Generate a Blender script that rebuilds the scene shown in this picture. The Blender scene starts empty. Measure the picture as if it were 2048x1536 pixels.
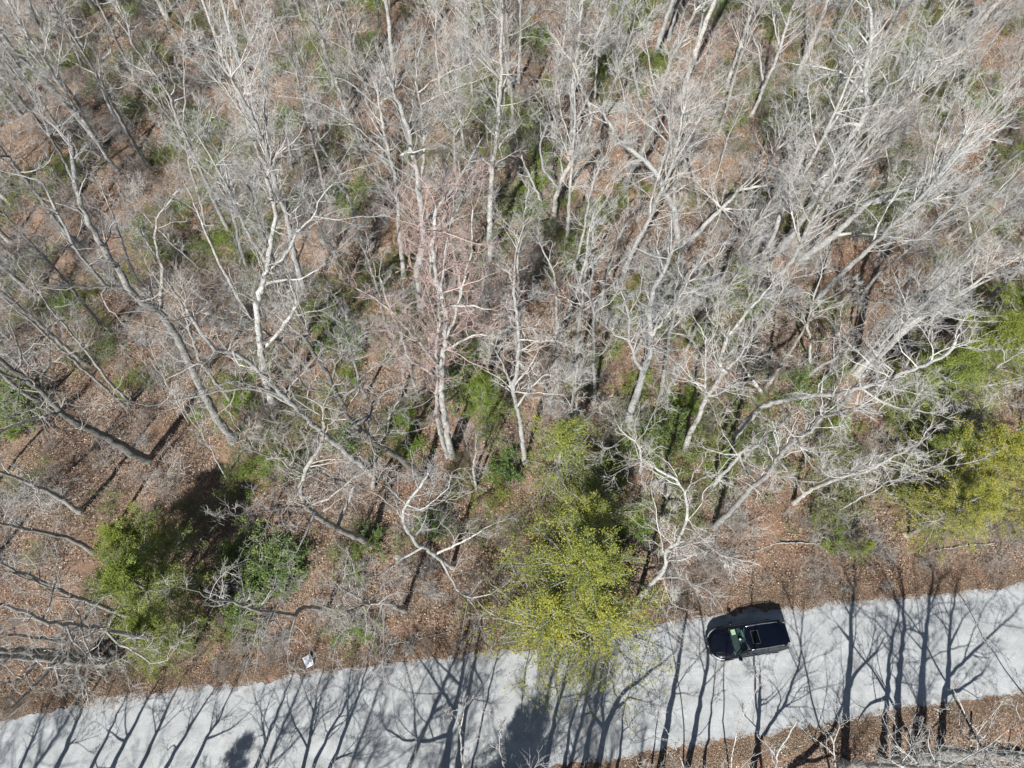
import bpy, math, random
import numpy as np
from mathutils import Vector

R = math.radians
SC = bpy.context.scene
COL = SC.collection
random.seed(11)
rng = np.random.default_rng(11)

# ------------------------------------------------------------------ camera
CAM_H, PITCH, FPX = 42.0, R(27.6), 1365.0
cd = bpy.data.cameras.new('camera'); cam = bpy.data.objects.new('camera', cd); COL.objects.link(cam)
cam.location = (0, 0, CAM_H); cam.rotation_euler = (PITCH, 0, 0)
cd.sensor_width = 36; cd.lens = FPX / 2048 * 36; cd.clip_start = 0.5; cd.clip_end = 1500
SC.camera = cam

# ------------------------------------------------------------------ light
SUN_TH, SUN_EL = R(19), R(47)
wd = bpy.data.worlds.new('World'); SC.world = wd; wd.use_nodes = True
nt = wd.node_tree
for n in list(nt.nodes): nt.nodes.remove(n)
sky = nt.nodes.new('ShaderNodeTexSky'); sky.sky_type = 'NISHITA'; sky.sun_disc = False
sky.sun_elevation = SUN_EL; sky.sun_rotation = math.pi + SUN_TH
sky.air_density = 1.0; sky.dust_density = 0.6
bg = nt.nodes.new('ShaderNodeBackground'); bg.inputs['Strength'].default_value = 0.05
wo = nt.nodes.new('ShaderNodeOutputWorld')
nt.links.new(sky.outputs[0], bg.inputs[0]); nt.links.new(bg.outputs[0], wo.inputs[0])
SUN_D = Vector((math.sin(SUN_TH) * math.cos(SUN_EL), math.cos(SUN_TH) * math.cos(SUN_EL), -math.sin(SUN_EL)))
sd = bpy.data.lights.new('sun', 'SUN'); sd.energy = 5.0; sd.angle = R(0.53); sd.color = (1, 0.982, 0.955)
so = bpy.data.objects.new('sun', sd); COL.objects.link(so)
so.rotation_euler = SUN_D.to_track_quat('-Z', 'Y').to_euler(); so.location = (0, -40, 60)
SC.view_settings.view_transform = 'Standard'; SC.view_settings.look = 'None'
SC.view_settings.exposure = 0.56; SC.view_settings.gamma = 1; SC.view_settings.use_curve_mapping = False
try:
    SC.cycles.max_bounces = 6; SC.cycles.diffuse_bounces = 1; SC.cycles.transparent_max_bounces = 6
except Exception: pass

# ------------------------------------------------------------------ terrain and pixel tools
def road_mid(x): return None
_c, _s = math.cos(PITCH), math.sin(PITCH)
def ray(px, py):
    x = (px - 1024) / FPX; y = -(py - 768) / FPX
    return np.array([x, y * _c + _s, y * _s - _c])
def flat(px, py, z=0.0):
    d = ray(px, py); t = (z - CAM_H) / d[2]
    return np.array([0, 0, CAM_H]) + t * d
def project(p):
    x, y, z = p[0], p[1], p[2] - CAM_H
    yc = y * _c + z * _s; zc = -y * _s + z * _c
    return (1024 + FPX * x / -zc, 768 - FPX * yc / -zc)
N_EDGE = np.array([flat(*p)[:2] for p in [(-500,1505),(0,1440),(240,1398),(600,1350),(850,1318),(1100,1290),(1400,1235),(1700,1205),(2048,1172),(2500,1125)]])
S_EDGE = np.array([flat(*p)[:2] for p in [(-500,1850),(0,1758),(600,1640),(1130,1536),(1320,1503),(1500,1475),(1780,1425),(2048,1385),(2500,1320)]])
def y_north(x): return np.interp(x, N_EDGE[:, 0], N_EDGE[:, 1])
def y_south(x): return np.interp(x, S_EDGE[:, 0], S_EDGE[:, 1])
def hgt(x, y):
    x = np.asarray(x, float); y = np.asarray(y, float)
    dn = np.maximum(0, y - y_north(x) - 0.4); ds = np.maximum(0, y_south(x) - 0.4 - y)
    fade = np.clip(dn / 5, 0, 1) + np.clip(ds / 5, 0, 1)
    slope = -0.10 * np.minimum(dn, 34) - 0.035 * np.maximum(0, -x) * np.clip(dn / 18, 0, 1)
    gx = (y - (39 + 0.18 * x + 2.2 * np.sin(x * 0.16)))
    gully = -1.3 * np.exp(-(gx / 2.6) ** 2)
    n = (0.35 * np.sin(x * 0.31 + 1.3) * np.cos(y * 0.27) + 0.16 * np.sin(x * 0.83 + y * 0.55) + 0.09 * np.sin(x * 1.7 - y * 1.3 + 2)
         + 0.05 * np.sin(x * 3.1 + 0.4) * np.sin(y * 2.9))
    return slope + gully + fade * n - 0.02 - 0.12 * np.clip(ds / 3, 0, 1) * 1.0
def ground(px, py):
    d = ray(px, py); z = 0.0
    for _ in range(8):
        t = (z - CAM_H) / d[2]; p = np.array([0, 0, CAM_H]) + t * d; z = float(hgt(p[0], p[1]))
    return np.array([p[0], p[1], z])

# ------------------------------------------------------------------ object tools
def tag(o, label=None, cat=None, group=None, kind=None):
    if label: o['label'] = label
    if cat: o['category'] = cat
    if group: o['group'] = group
    if kind: o['kind'] = kind
    return o
def link(name, data, parent=None, loc=None):
    o = bpy.data.objects.new(name, data); COL.objects.link(o)
    if parent is not None: o.parent = parent
    if loc is not None: o.location = loc
    return o
def empty(name, loc, rz=0):
    o = link(name, None); o.location = loc; o.rotation_euler = (0, 0, rz); o.empty_display_size = 0.3
    return o
def mesh_np(name, V, Q, m, T=None, attr=None, smooth=True):
    """V (n,3) verts, Q (q,4) quads, T (t,3) triangles"""
    me = bpy.data.meshes.new(name)
    Q = np.zeros((0, 4), int) if Q is None else Q; T = np.zeros((0, 3), int) if T is None else T
    me.vertices.add(len(V)); me.vertices.foreach_set('co', np.asarray(V, np.float32).ravel())
    li = np.concatenate([Q.ravel(), T.ravel()]).astype(np.int32)
    me.loops.add(len(li)); me.loops.foreach_set('vertex_index', li)
    nq, ntri = len(Q), len(T)
    me.polygons.add(nq + ntri)
    st = np.concatenate([np.arange(nq) * 4, nq * 4 + np.arange(ntri) * 3]).astype(np.int32)
    me.polygons.foreach_set('loop_start', st)
    me.polygons.foreach_set('use_smooth', np.full(nq + ntri, smooth))
    if attr is not None:
        a = me.attributes.new('tint', 'FLOAT', 'POINT'); a.data.foreach_set('value', np.asarray(attr, np.float32))
    me.update(calc_edges=True); me.validate()
    if m: me.materials.append(m)
    return me
def tubes(P, Rr, k):
    """P (N,n,3), Rr (N,n) -> V, Q"""
    P = np.asarray(P, float); Rr = np.asarray(Rr, float)
    N, n, _ = P.shape
    T = np.gradient(P, axis=1); T /= np.linalg.norm(T, axis=2, keepdims=True) + 1e-9
    mean = P[:, -1] - P[:, 0]
    ref = np.where((np.abs(mean[:, 2:3]) > 0.75 * np.linalg.norm(mean, axis=1, keepdims=True)), np.array([[1., 0.13, 0.]]), np.array([[0.07, 0.05, 1.]]))
    U = np.cross(T, ref[:, None, :]); U /= np.linalg.norm(U, axis=2, keepdims=True) + 1e-9
    Vv = np.cross(T, U)
    a = np.arange(k) * 2 * math.pi / k
    ring = P[:, :, None, :] + Rr[:, :, None, None] * (np.cos(a)[None, None, :, None] * U[:, :, None, :] + np.sin(a)[None, None, :, None] * Vv[:, :, None, :])
    V = ring.reshape(-1, 3)
    i = np.arange(N)[:, None, None] * n * k; j = np.arange(n - 1)[None, :, None] * k; c = np.arange(k)[None, None, :]; c2 = (c + 1) % k
    Q = np.stack([i + j + c, i + j + c2, i + j + k + c2, i + j + k + c], -1).reshape(-1, 4)
    return V, Q
class MB:
    def __init__(s): s.V = []; s.Q = []; s.T = []; s.A = []; s.n = 0
    def add(s, V, Q=None, T=None, A=None):
        s.V.append(V)
        if Q is not None and len(Q): s.Q.append(np.asarray(Q) + s.n)
        if T is not None and len(T): s.T.append(np.asarray(T) + s.n)
        s.A.append(np.zeros(len(V)) if A is None else np.broadcast_to(A, (len(V),)))
        s.n += len(V)
    def mesh(s, name, m, smooth=True):
        return mesh_np(name, np.concatenate(s.V), np.concatenate(s.Q) if s.Q else None, m, np.concatenate(s.T) if s.T else None, np.concatenate(s.A), smooth)

# ------------------------------------------------------------------ materials
def newmat(name, rough=0.85, spec=0.25):
    m = bpy.data.materials.new(name); m.use_nodes = True
    b = m.node_tree.nodes['Principled BSDF']; b.inputs['Roughness'].default_value = rough
    b.inputs['Specular IOR Level'].default_value = spec
    return m, m.node_tree, b
def N(t, typ, **kw):
    n = t.nodes.new(typ)
    for k, v in kw.items(): setattr(n, k, v)
    return n
def noise(t, scale, detail=4, rough=0.55, vec=None):
    n = N(t, 'ShaderNodeTexNoise'); n.inputs['Scale'].default_value = scale; n.inputs['Detail'].default_value = detail; n.inputs['Roughness'].default_value = rough
    if vec: t.links.new(vec, n.inputs['Vector'])
    return n
def ramp(t, src, stops, interp='LINEAR'):
    r = N(t, 'ShaderNodeValToRGB'); e = r.color_ramp.elements; r.color_ramp.interpolation = interp
    while len(e) > len(stops): e.remove(e[-1])
    while len(e) < len(stops): e.new(0.5)
    for i, (p, c) in enumerate(stops):
        e[i].position = p; e[i].color = (*c, 1) if len(c) == 3 else c
    t.links.new(src, r.inputs[0]); return r
def mix(t, a, b, f, mode='MIX'):
    m = N(t, 'ShaderNodeMix', data_type='RGBA', blend_type=mode)
    for s, v in ((m.inputs[0], f), (m.inputs[6], a), (m.inputs[7], b)):
        if hasattr(v, 'is_linked'): t.links.new(v, s)
        elif isinstance(v, (int, float)): s.default_value = v
        else: s.default_value = (*v, 1)
    return m.outputs[2]
def bump(t, b, src, strength, dist):
    n = N(t, 'ShaderNodeBump'); n.inputs['Strength'].default_value = strength; n.inputs['Distance'].default_value = dist
    t.links.new(src, n.inputs['Height']); t.links.new(n.outputs[0], b.inputs['Normal'])
def plain(name, col, rough=0.5, metal=0, spec=0.5, nscale=None, namt=0.15):
    m, t, b = newmat(name, rough, spec); b.inputs['Metallic'].default_value = metal
    if nscale:
        n = noise(t, nscale, 3); r = ramp(t, n.outputs[0], [(0.3, tuple(c * (1 - namt) for c in col)), (0.7, tuple(min(1, c * (1 + namt)) for c in col))])
        t.links.new(r.outputs[0], b.inputs['Base Color'])
    else: b.inputs['Base Color'].default_value = (*col, 1)
    return m

def bark(name, lo, hi, spot):
    m, t, b = newmat(name, 0.9, 0.15)
    tc = N(t, 'ShaderNodeTexCoord')
    n1 = noise(t, 1.9, 8, 0.75, tc.outputs['Object']); n2 = noise(t, 9, 6, 0.7, tc.outputs['Object'])
    c = ramp(t, n1.outputs[0], [(0.32, lo), (0.62, hi)])
    s = ramp(t, n2.outputs[0], [(0.50, (0, 0, 0)), (0.62, (1, 1, 1))])
    c2 = mix(t, c.outputs[0], spot, s.outputs[0])
    oi = N(t, 'ShaderNodeObjectInfo')
    rr = ramp(t, oi.outputs['Random'], [(0, (0.78, 0.79, 0.8)), (0.5, (1, 0.99, 0.97)), (1, (1.0, 0.95, 0.90))])
    t.links.new(mix(t, c2, rr.outputs[0], 1.0, 'MULTIPLY'), b.inputs['Base Color'])
    bump(t, b, n2.outputs[0], 0.6, 0.03)
    return m
M_PALE = bark('pale_bark', (0.36, 0.355, 0.335), (0.62, 0.615, 0.585), (0.22, 0.22, 0.205))
M_GREY = bark('grey_bark', (0.24, 0.235, 0.22), (0.44, 0.43, 0.405), (0.13, 0.128, 0.12))
M_TWIG = bark('twig_bark', (0.46, 0.455, 0.435), (0.66, 0.65, 0.62), (0.36, 0.355, 0.34))
M_TWIG2 = bark('brown_twig_bark', (0.30, 0.275, 0.255), (0.46, 0.43, 0.40), (0.24, 0.215, 0.20))
M_TWIG3 = bark('mid_grey_twig_bark', (0.35, 0.335, 0.315), (0.52, 0.505, 0.48), (0.28, 0.27, 0.255))
M_RED = bark('red_bud_twig_bark', (0.50, 0.38, 0.35), (0.60, 0.50, 0.46), (0.42, 0.24, 0.21))
M_LOG = bark('lichen_log_bark', (0.22, 0.23, 0.20), (0.36, 0.37, 0.33), (0.12, 0.12, 0.11))

def foliage(name, stops, trans=0.35, rough=0.5):
    m, t, b = newmat(name, rough, 0.3)
    a = N(t, 'ShaderNodeAttribute', attribute_name='tint')
    oi = N(t, 'ShaderNodeObjectInfo')
    r = ramp(t, a.outputs['Fac'], stops)
    o = ramp(t, oi.outputs['Random'], [(0, (0.8, 0.9, 0.9)), (1, (1.15, 1.05, 0.95))])
    c = mix(t, r.outputs[0], o.outputs[0], 1.0, 'MULTIPLY')
    t.links.new(c, b.inputs['Base Color'])
    tr = N(t, 'ShaderNodeBsdfTranslucent'); t.links.new(c, tr.inputs[0])
    ms = N(t, 'ShaderNodeMixShader'); ms.inputs[0].default_value = trans
    t.links.new(b.outputs[0], ms.inputs[1]); t.links.new(tr.outputs[0], ms.inputs[2])
    t.links.new(ms.outputs[0], t.nodes['Material Output'].inputs[0])
    return m
M_CEDAR_Y = foliage('yellow_green_cedar', [(0, (0.16, 0.20, 0.06)), (0.35, (0.31, 0.34, 0.07)), (0.65, (0.48, 0.46, 0.075)), (1, (0.66, 0.57, 0.11))])
M_CEDAR_D = foliage('green_cedar', [(0, (0.12, 0.17, 0.045)), (0.5, (0.25, 0.32, 0.06)), (1, (0.42, 0.46, 0.10))])
M_HOLLY = foliage('glossy_green_leaf', [(0, (0.07, 0.12, 0.03)), (0.5, (0.16, 0.23, 0.06)), (1, (0.36, 0.42, 0.14))], 0.25, 0.35)
M_LIME = foliage('lime_green_leaf', [(0, (0.14, 0.24, 0.03)), (0.5, (0.24, 0.36, 0.05)), (1, (0.38, 0.46, 0.09))], 0.4)
M_DULL = foliage('dull_green_leaf', [(0, (0.13, 0.16, 0.06)), (0.5, (0.23, 0.27, 0.10)), (1, (0.36, 0.38, 0.17))], 0.3)
M_LEAF = foliage('dead_leaf', [(0, (0.07, 0.048, 0.035)), (0.3, (0.175, 0.115, 0.078)), (0.55, (0.30, 0.198, 0.135)), (0.8, (0.46, 0.33, 0.245)), (1, (0.76, 0.64, 0.53))], 0.1, 0.5)

m, t, b = newmat('forest_floor_litter', 0.95, 0.1)
tc = N(t, 'ShaderNodeTexCoord')
v = N(t, 'ShaderNodeTexVoronoi'); v.inputs['Scale'].default_value = 9; t.links.new(tc.outputs['Object'], v.inputs['Vector'])
sp = N(t, 'ShaderNodeSeparateColor'); t.links.new(v.outputs['Color'], sp.inputs[0])
c1 = ramp(t, sp.outputs[0], [(0, (0.07, 0.052, 0.04)), (0.35, (0.18, 0.13, 0.098)), (0.7, (0.31, 0.225, 0.17)), (1, (0.45, 0.35, 0.28))])
n1 = noise(t, 0.13, 5, 0.6, tc.outputs['Object']); n2 = noise(t, 0.9, 5, 0.6, tc.outputs['Object'])
soil = ramp(t, n1.outputs[0], [(0.40, (0, 0, 0)), (0.62, (1, 1, 1))])
c2 = mix(t, c1.outputs[0], (0.31, 0.20, 0.135), soil.outputs[0])
gr = ramp(t, n2.outputs[0], [(0.5, (0, 0, 0)), (0.72, (0.8, 0.8, 0.8))])
c3 = mix(t, c2, (0.24, 0.20, 0.16), gr.outputs[0])
t.links.new(c3, b.inputs['Base Color'])
n3 = noise(t, 24, 3, 0.6, tc.outputs['Object']); bump(t, b, n3.outputs[0], 0.9, 0.08)
M_FLOOR = m

m, t, b = newmat('pale_worn_asphalt', 0.9, 0.2)
tc = N(t, 'ShaderNodeTexCoord')
mp = N(t, 'ShaderNodeMapping'); mp.inputs['Scale'].default_value = (0.25, 1.6, 1); mp.inputs['Rotation'].default_value = (0, 0, -R(9)); t.links.new(tc.outputs['Object'], mp.inputs['Vector'])
a1 = noise(t, 0.9, 5, 0.6, mp.outputs[0]); a2 = noise(t, 1.1, 6, 0.65, tc.outputs['Object']); a3 = noise(t, 22, 3, 0.7, tc.outputs['Object'])
c = ramp(t, a1.outputs[0], [(0.3, (0.36, 0.37, 0.368)), (0.7, (0.405, 0.414, 0.41))])
d = ramp(t, a2.outputs[0], [(0.3, (0.76, 0.76, 0.76)), (0.65, (1.1, 1.1, 1.1))])
g = ramp(t, a3.outputs[0], [(0.35, (0.80, 0.80, 0.80)), (0.65, (1.13, 1.13, 1.13))])
cc = mix(t, mix(t, c.outputs[0], d.outputs[0], 1, 'MULTIPLY'), g.outputs[0], 1, 'MULTIPLY')
w = N(t, 'ShaderNodeTexVoronoi', feature='DISTANCE_TO_EDGE'); w.inputs['Scale'].default_value = 0.35
nn = noise(t, 1.3, 4, 0.6, tc.outputs['Object'])
wv = mix(t, tc.outputs['Object'], nn.outputs['Color'], 0.12); t.links.new(wv, w.inputs['Vector'])
cr = ramp(t, w.outputs['Distance'], [(0.0, (1, 1, 1)), (0.006, (0, 0, 0))])
t.links.new(mix(t, cc, (0.22, 0.22, 0.21), mix(t, (0, 0, 0), cr.outputs[0], 0.5)), b.inputs['Base Color'])
bump(t, b, a3.outputs[0], 0.5, 0.02)
M_ROAD = m

m, t, b = newmat('lichen_rock', 0.9, 0.2)
tc = N(t, 'ShaderNodeTexCoord'); n1 = noise(t, 3, 6, 0.65, tc.outputs['Object']); n2 = noise(t, 11, 4, 0.6, tc.outputs['Object'])
c = ramp(t, n1.outputs[0], [(0.35, (0.24, 0.22, 0.19)), (0.55, (0.40, 0.385, 0.35)), (0.75, (0.50, 0.50, 0.46))])
s = ramp(t, n2.outputs[0], [(0.5, (0, 0, 0)), (0.7, (1, 1, 1))])
t.links.new(mix(t, c.outputs[0], (0.16, 0.17, 0.12), s.outputs[0]), b.inputs['Base Color']); bump(t, b, n2.outputs[0], 0.8, 0.06)
M_ROCK = m

# ------------------------------------------------------------------ ground, road, stream
def axis(lo, hi, step, far):
    a = np.arange(lo, hi + 1e-6, step); L = []; d = step; x = lo
    while x > -far: d *= 1.35; x -= d; L.append(x)
    H = []; d = step; x = hi
    while x < far: d *= 1.35; x += d; H.append(x)
    return np.concatenate([L[::-1], a, H])
gx = axis(-72, 72, 0.75, 500); gy = axis(-16, 88, 0.7, 500)
X, Y = np.meshgrid(gx, gy); Z = hgt(X, Y); Z = np.where(np.abs(Y) > 100, np.maximum(Z, -9), Z)
V = np.stack([X, Y, Z], -1).reshape(-1, 3); nx, ny = len(gx), len(gy)
ii, jj = np.meshgrid(np.arange(nx - 1), np.arange(ny - 1)); a0 = (jj * nx + ii).ravel()
Q = np.stack([a0, a0 + 1, a0 + nx + 1, a0 + nx], -1)
tag(link('forest_floor', mesh_np('forest_floor', V, Q, M_FLOOR)), kind='structure')
xs = np.arange(-75, 75.01, 0.11)
def wob(x, s):
    o = np.zeros(len(x))
    for sc_w, am in ((6.0, .10), (2.3, .09), (.9, .08), (.35, .07), (.12, .06)):
        kx = np.arange(x[0] - sc_w, x[-1] + 2 * sc_w, sc_w); o += np.interp(x, kx, rng.normal(0, am, len(kx)))
    return o
yn = y_north(xs) + wob(xs, 1.0); ys = y_south(xs) + wob(xs, 4.0)
nr = 10; rows = []
for k in range(nr):
    f = k / (nr - 1); rows.append(np.stack([xs, ys + (yn - ys) * f, np.full(len(xs), 0.012 + 0.05 * math.sin(f * math.pi))], -1))
V = np.concatenate(rows); n = len(xs)
ii, jj = np.meshgrid(np.arange(n - 1), np.arange(nr - 1)); a0 = (jj * n + ii).ravel()
tag(link('road', mesh_np('road', V, np.stack([a0, a0 + 1, a0 + n + 1, a0 + n], -1), M_ROAD)), kind='structure')
m, t, b = newmat('dark_stream_water', 0.06, 0.5); b.inputs['Base Color'].default_value = (0.035, 0.035, 0.025, 1)
nn = noise(t, 3, 3); bump(t, b, nn.outputs[0], 0.2, 0.03); M_WATER = m
sx = np.arange(-9, 14, .5); sy = 39 + 0.18 * sx + 2.2 * np.sin(sx * 0.16)
sz = hgt(sx, sy) + 0.08
sz = np.convolve(np.pad(sz, 3, 'edge'), np.ones(7) / 7, 'valid')
wdt = (0.6 + 0.25 * np.sin(sx * 0.9)) * np.sqrt(np.clip(1 - ((sx - 2.5) / 11.6) ** 2, 0, 1))
V = np.concatenate([np.stack([sx, sy - wdt, sz], -1), np.stack([sx, sy + wdt, sz], -1)]); n = len(sx); a0 = np.arange(n - 1)
tag(link('stream', mesh_np('stream', V, np.stack([a0, a0 + 1, a0 + n + 1, a0 + n], -1), M_WATER)), kind='structure')

# ------------------------------------------------------------------ stuff scattered by geometry nodes (leaves, brush)
def scatter(name, pts, protos, smin, smax, seed, mat=None, tilt=0.0):
    pc = bpy.data.collections.new(name + '_pieces')
    for i, me in enumerate(protos): pc.objects.link(bpy.data.objects.new(name + '_piece', me))
    me = bpy.data.meshes.new(name); me.vertices.add(len(pts)); me.vertices.foreach_set('co', np.asarray(pts, np.float32).ravel()); me.update()
    o = link(name, me); tag(o, kind='stuff')
    g = bpy.data.node_groups.new(name + '_nodes', 'GeometryNodeTree')
    g.interface.new_socket('Geometry', in_out='INPUT', socket_type='NodeSocketGeometry'); g.interface.new_socket('Geometry', in_out='OUTPUT', socket_type='NodeSocketGeometry')
    gi = g.nodes.new('NodeGroupInput'); go = g.nodes.new('NodeGroupOutput')
    ci = g.nodes.new('GeometryNodeCollectionInfo'); ci.inputs['Collection'].default_value = pc
    ci.inputs['Separate Children'].default_value = True; ci.inputs['Reset Children'].default_value = True
    ip = g.nodes.new('GeometryNodeInstanceOnPoints'); ip.inputs['Pick Instance'].default_value = True
    ri = g.nodes.new('FunctionNodeRandomValue'); ri.data_type = 'INT'; ri.inputs[4].default_value = 0; ri.inputs[5].default_value = len(protos) - 1; ri.inputs['Seed'].default_value = seed
    rv = g.nodes.new('FunctionNodeRandomValue'); rv.data_type = 'FLOAT_VECTOR'
    rv.inputs[0].default_value = (-tilt, -tilt, 0); rv.inputs[1].default_value = (tilt, tilt, 6.283); rv.inputs['Seed'].default_value = seed + 1
    rs = g.nodes.new('FunctionNodeRandomValue'); rs.data_type = 'FLOAT'; rs.inputs[2].default_value = smin; rs.inputs[3].default_value = smax; rs.inputs['Seed'].default_value = seed + 2
    L = g.links.new
    L(gi.outputs[0], ip.inputs['Points']); L(ci.outputs[0], ip.inputs['Instance']); L(ri.outputs[2], ip.inputs['Instance Index'])
    L(rv.outputs[0], ip.inputs['Rotation']); L(rs.outputs[1], ip.inputs['Scale']); L(ip.outputs[0], go.inputs[0])
    md = o.modifiers.new('scatter', 'NODES'); md.node_group = g
    return o
def kites(C, D, U, L, Wd, fold=0.15):
    """leaf kites: centres C, direction D, side U, length L, width Wd -> V(4 per leaf), T"""
    C = np.asarray(C); Nn = np.cross(D, U)
    L = L[:, None]; Wd = Wd[:, None]
    a = C - D * L * 0.5; b_ = C + U * Wd * 0.5 + Nn * L * fold; c = C + D * L * 0.5; d = C - U * Wd * 0.5 + Nn * L * fold
    V = np.stack([a, b_, c, d], 1).reshape(-1, 3); i = np.arange(len(C)) * 4
    T = np.concatenate([np.stack([i, i + 1, i + 2], -1), np.stack([i, i + 2, i + 3], -1)])
    return V, T
def unit(v): return v / (np.linalg.norm(v, axis=-1, keepdims=True) + 1e-9)
leafp = []
for s in range(8):
    n = 330; C = np.stack([rng.uniform(-.8, .8, n), rng.uniform(-.8, .8, n), rng.uniform(0.01, 0.10, n)], -1)
    D = unit(np.stack([rng.normal(size=n), rng.normal(size=n), rng.normal(size=n) * 0.6], -1))
    U = unit(np.cross(D, unit(np.stack([rng.normal(size=n) * .5, rng.normal(size=n) * .5, np.ones(n)], -1))))
    V, T = kites(C, D, U, rng.uniform(.05, .125, n), rng.uniform(.03, .075, n), rng.uniform(-.25, .25, (n, 1)))
    leafp.append(mesh_np('leaf_patch', V, None, M_LEAF, T, np.repeat(np.clip(rng.normal(.50, .28, n), 0, 1), 4), False))
def area_points(step, x0, x1, y0, y1, jit, keep):
    xx, yy = np.meshgrid(np.arange(x0, x1, step), np.arange(y0, y1, step)); xx = xx.ravel() + rng.uniform(-jit, jit, xx.size); yy = yy.ravel() + rng.uniform(-jit, jit, yy.size)
    k = keep(xx, yy); xx, yy = xx[k], yy[k]
    return np.stack([xx, yy, hgt(xx, yy)], -1)
def in_view(x, y, m=6): 
    dep = (CAM_H * _c + y * _s); return np.abs(x) < 0.75 * dep * 1.02 + m
off_road = lambda x, y, a=0.75: (y > y_north(x) + a) | (y < y_south(x) - a)
scatter('fallen_leaves', area_points(1.25, -66, 66, -9, 78, 0.35, lambda x, y: in_view(x, y) & off_road(x, y, 0.72)), leafp, 0.85, 1.2, 3)
# loose leaves along the road edges, smaller patches
edge = []
for x in np.arange(-60, 60, 0.06):
    for yb, sg in ((y_north(x), 1), (y_south(x), -1)):
        y = yb + sg * (0.85 - abs(rng.normal(0, .5))); edge.append((x + rng.uniform(-.2, .2), y, float(hgt(x, y)) + 0.03))
scatter('leaves_on_road_edge', np.array(edge), leafp, 0.13, 0.3, 9)
verge = []
for x in np.arange(-60, 60, 0.22):
    for yb, sg in ((y_north(x), 1), (y_south(x), -1)):
        for _ in range(2):
            y = yb + sg * rng.uniform(0.2, 1.15); xx_ = x + rng.uniform(-.2, .2); verge.append((xx_, y, float(hgt(xx_, y)) + 0.02))
scatter('leaves_on_verge', np.array(verge), leafp, 0.4, 0.62, 12)

# ------------------------------------------------------------------ branch growth
def grow(S, D, L, r0, r1, n, wig, trop, g=rng):
    """starts S (N,3), directions D, lengths L (N), radii r0 r1 -> P (N,n+1,3), Rr"""
    Nn = len(S); P = np.zeros((Nn, n + 1, 3)); P[:, 0] = S; d = unit(D.copy()); st = (L / n)[:, None]
    for i in range(n):
        d = unit(d + g.normal(size=(Nn, 3)) * wig + np.array([0, 0, trop]))
        P[:, i + 1] = P[:, i] + d * st
    f = np.linspace(0, 1, n + 1)[None, :]
    return P, r0[:, None] * (1 - f) ** 0.85 + r1[:, None] * f
def sprout(P, Rr, per, f0, f1, ang0, ang1, g=rng, up=0.0):
    """child starts along the parents"""
    Nn, n, _ = P.shape
    idx = np.repeat(np.arange(Nn), per); f = g.uniform(f0, f1, len(idx)) * (n - 1)
    i = np.minimum(f.astype(int), n - 2); w = (f - i)[:, None]
    S = P[idx, i] * (1 - w) + P[idx, i + 1] * w; t = unit(P[idx, i + 1] - P[idx, i])
    q = unit(np.cross(t, unit(g.normal(size=t.shape) + np.array([0, 0, up]))))
    a = g.uniform(ang0, ang1, len(idx))[:, None]
    D = unit(t * np.cos(a) + q * np.sin(a))
    r = Rr[idx, i] * (1 - w[:, 0]) + Rr[idx, i + 1] * w[:, 0]
    return S, D, r, f / (n - 1), idx
def resample(P, Rr, step, wob_=0.0, g=rng):
    P = np.asarray(P, float); seg = np.linalg.norm(np.diff(P, axis=0), axis=1); s = np.concatenate([[0], np.cumsum(seg)])
    n = max(4, int(s[-1] / step) + 1); q = np.linspace(0, s[-1], n)
    # catmull-like smoothing through dense linear + blur
    d = np.linspace(0, s[-1], n * 4); D3 = np.stack([np.interp(d, s, P[:, k]) for k in range(3)], -1)
    kk = 5; pad = np.pad(D3, ((kk // 2, kk // 2), (0, 0)), 'edge'); D3 = np.stack([np.convolve(pad[:, k], np.ones(kk) / kk, 'valid') for k in range(3)], -1)
    O = np.stack([np.interp(q, d, D3[:, k]) for k in range(3)], -1); O[0] = P[0]
    w = g.normal(size=O.shape) * wob_; w[0] = 0; w[-1] *= 0.5; O = O + w
    r = np.interp(q, s, Rr)
    return O, r
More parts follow.
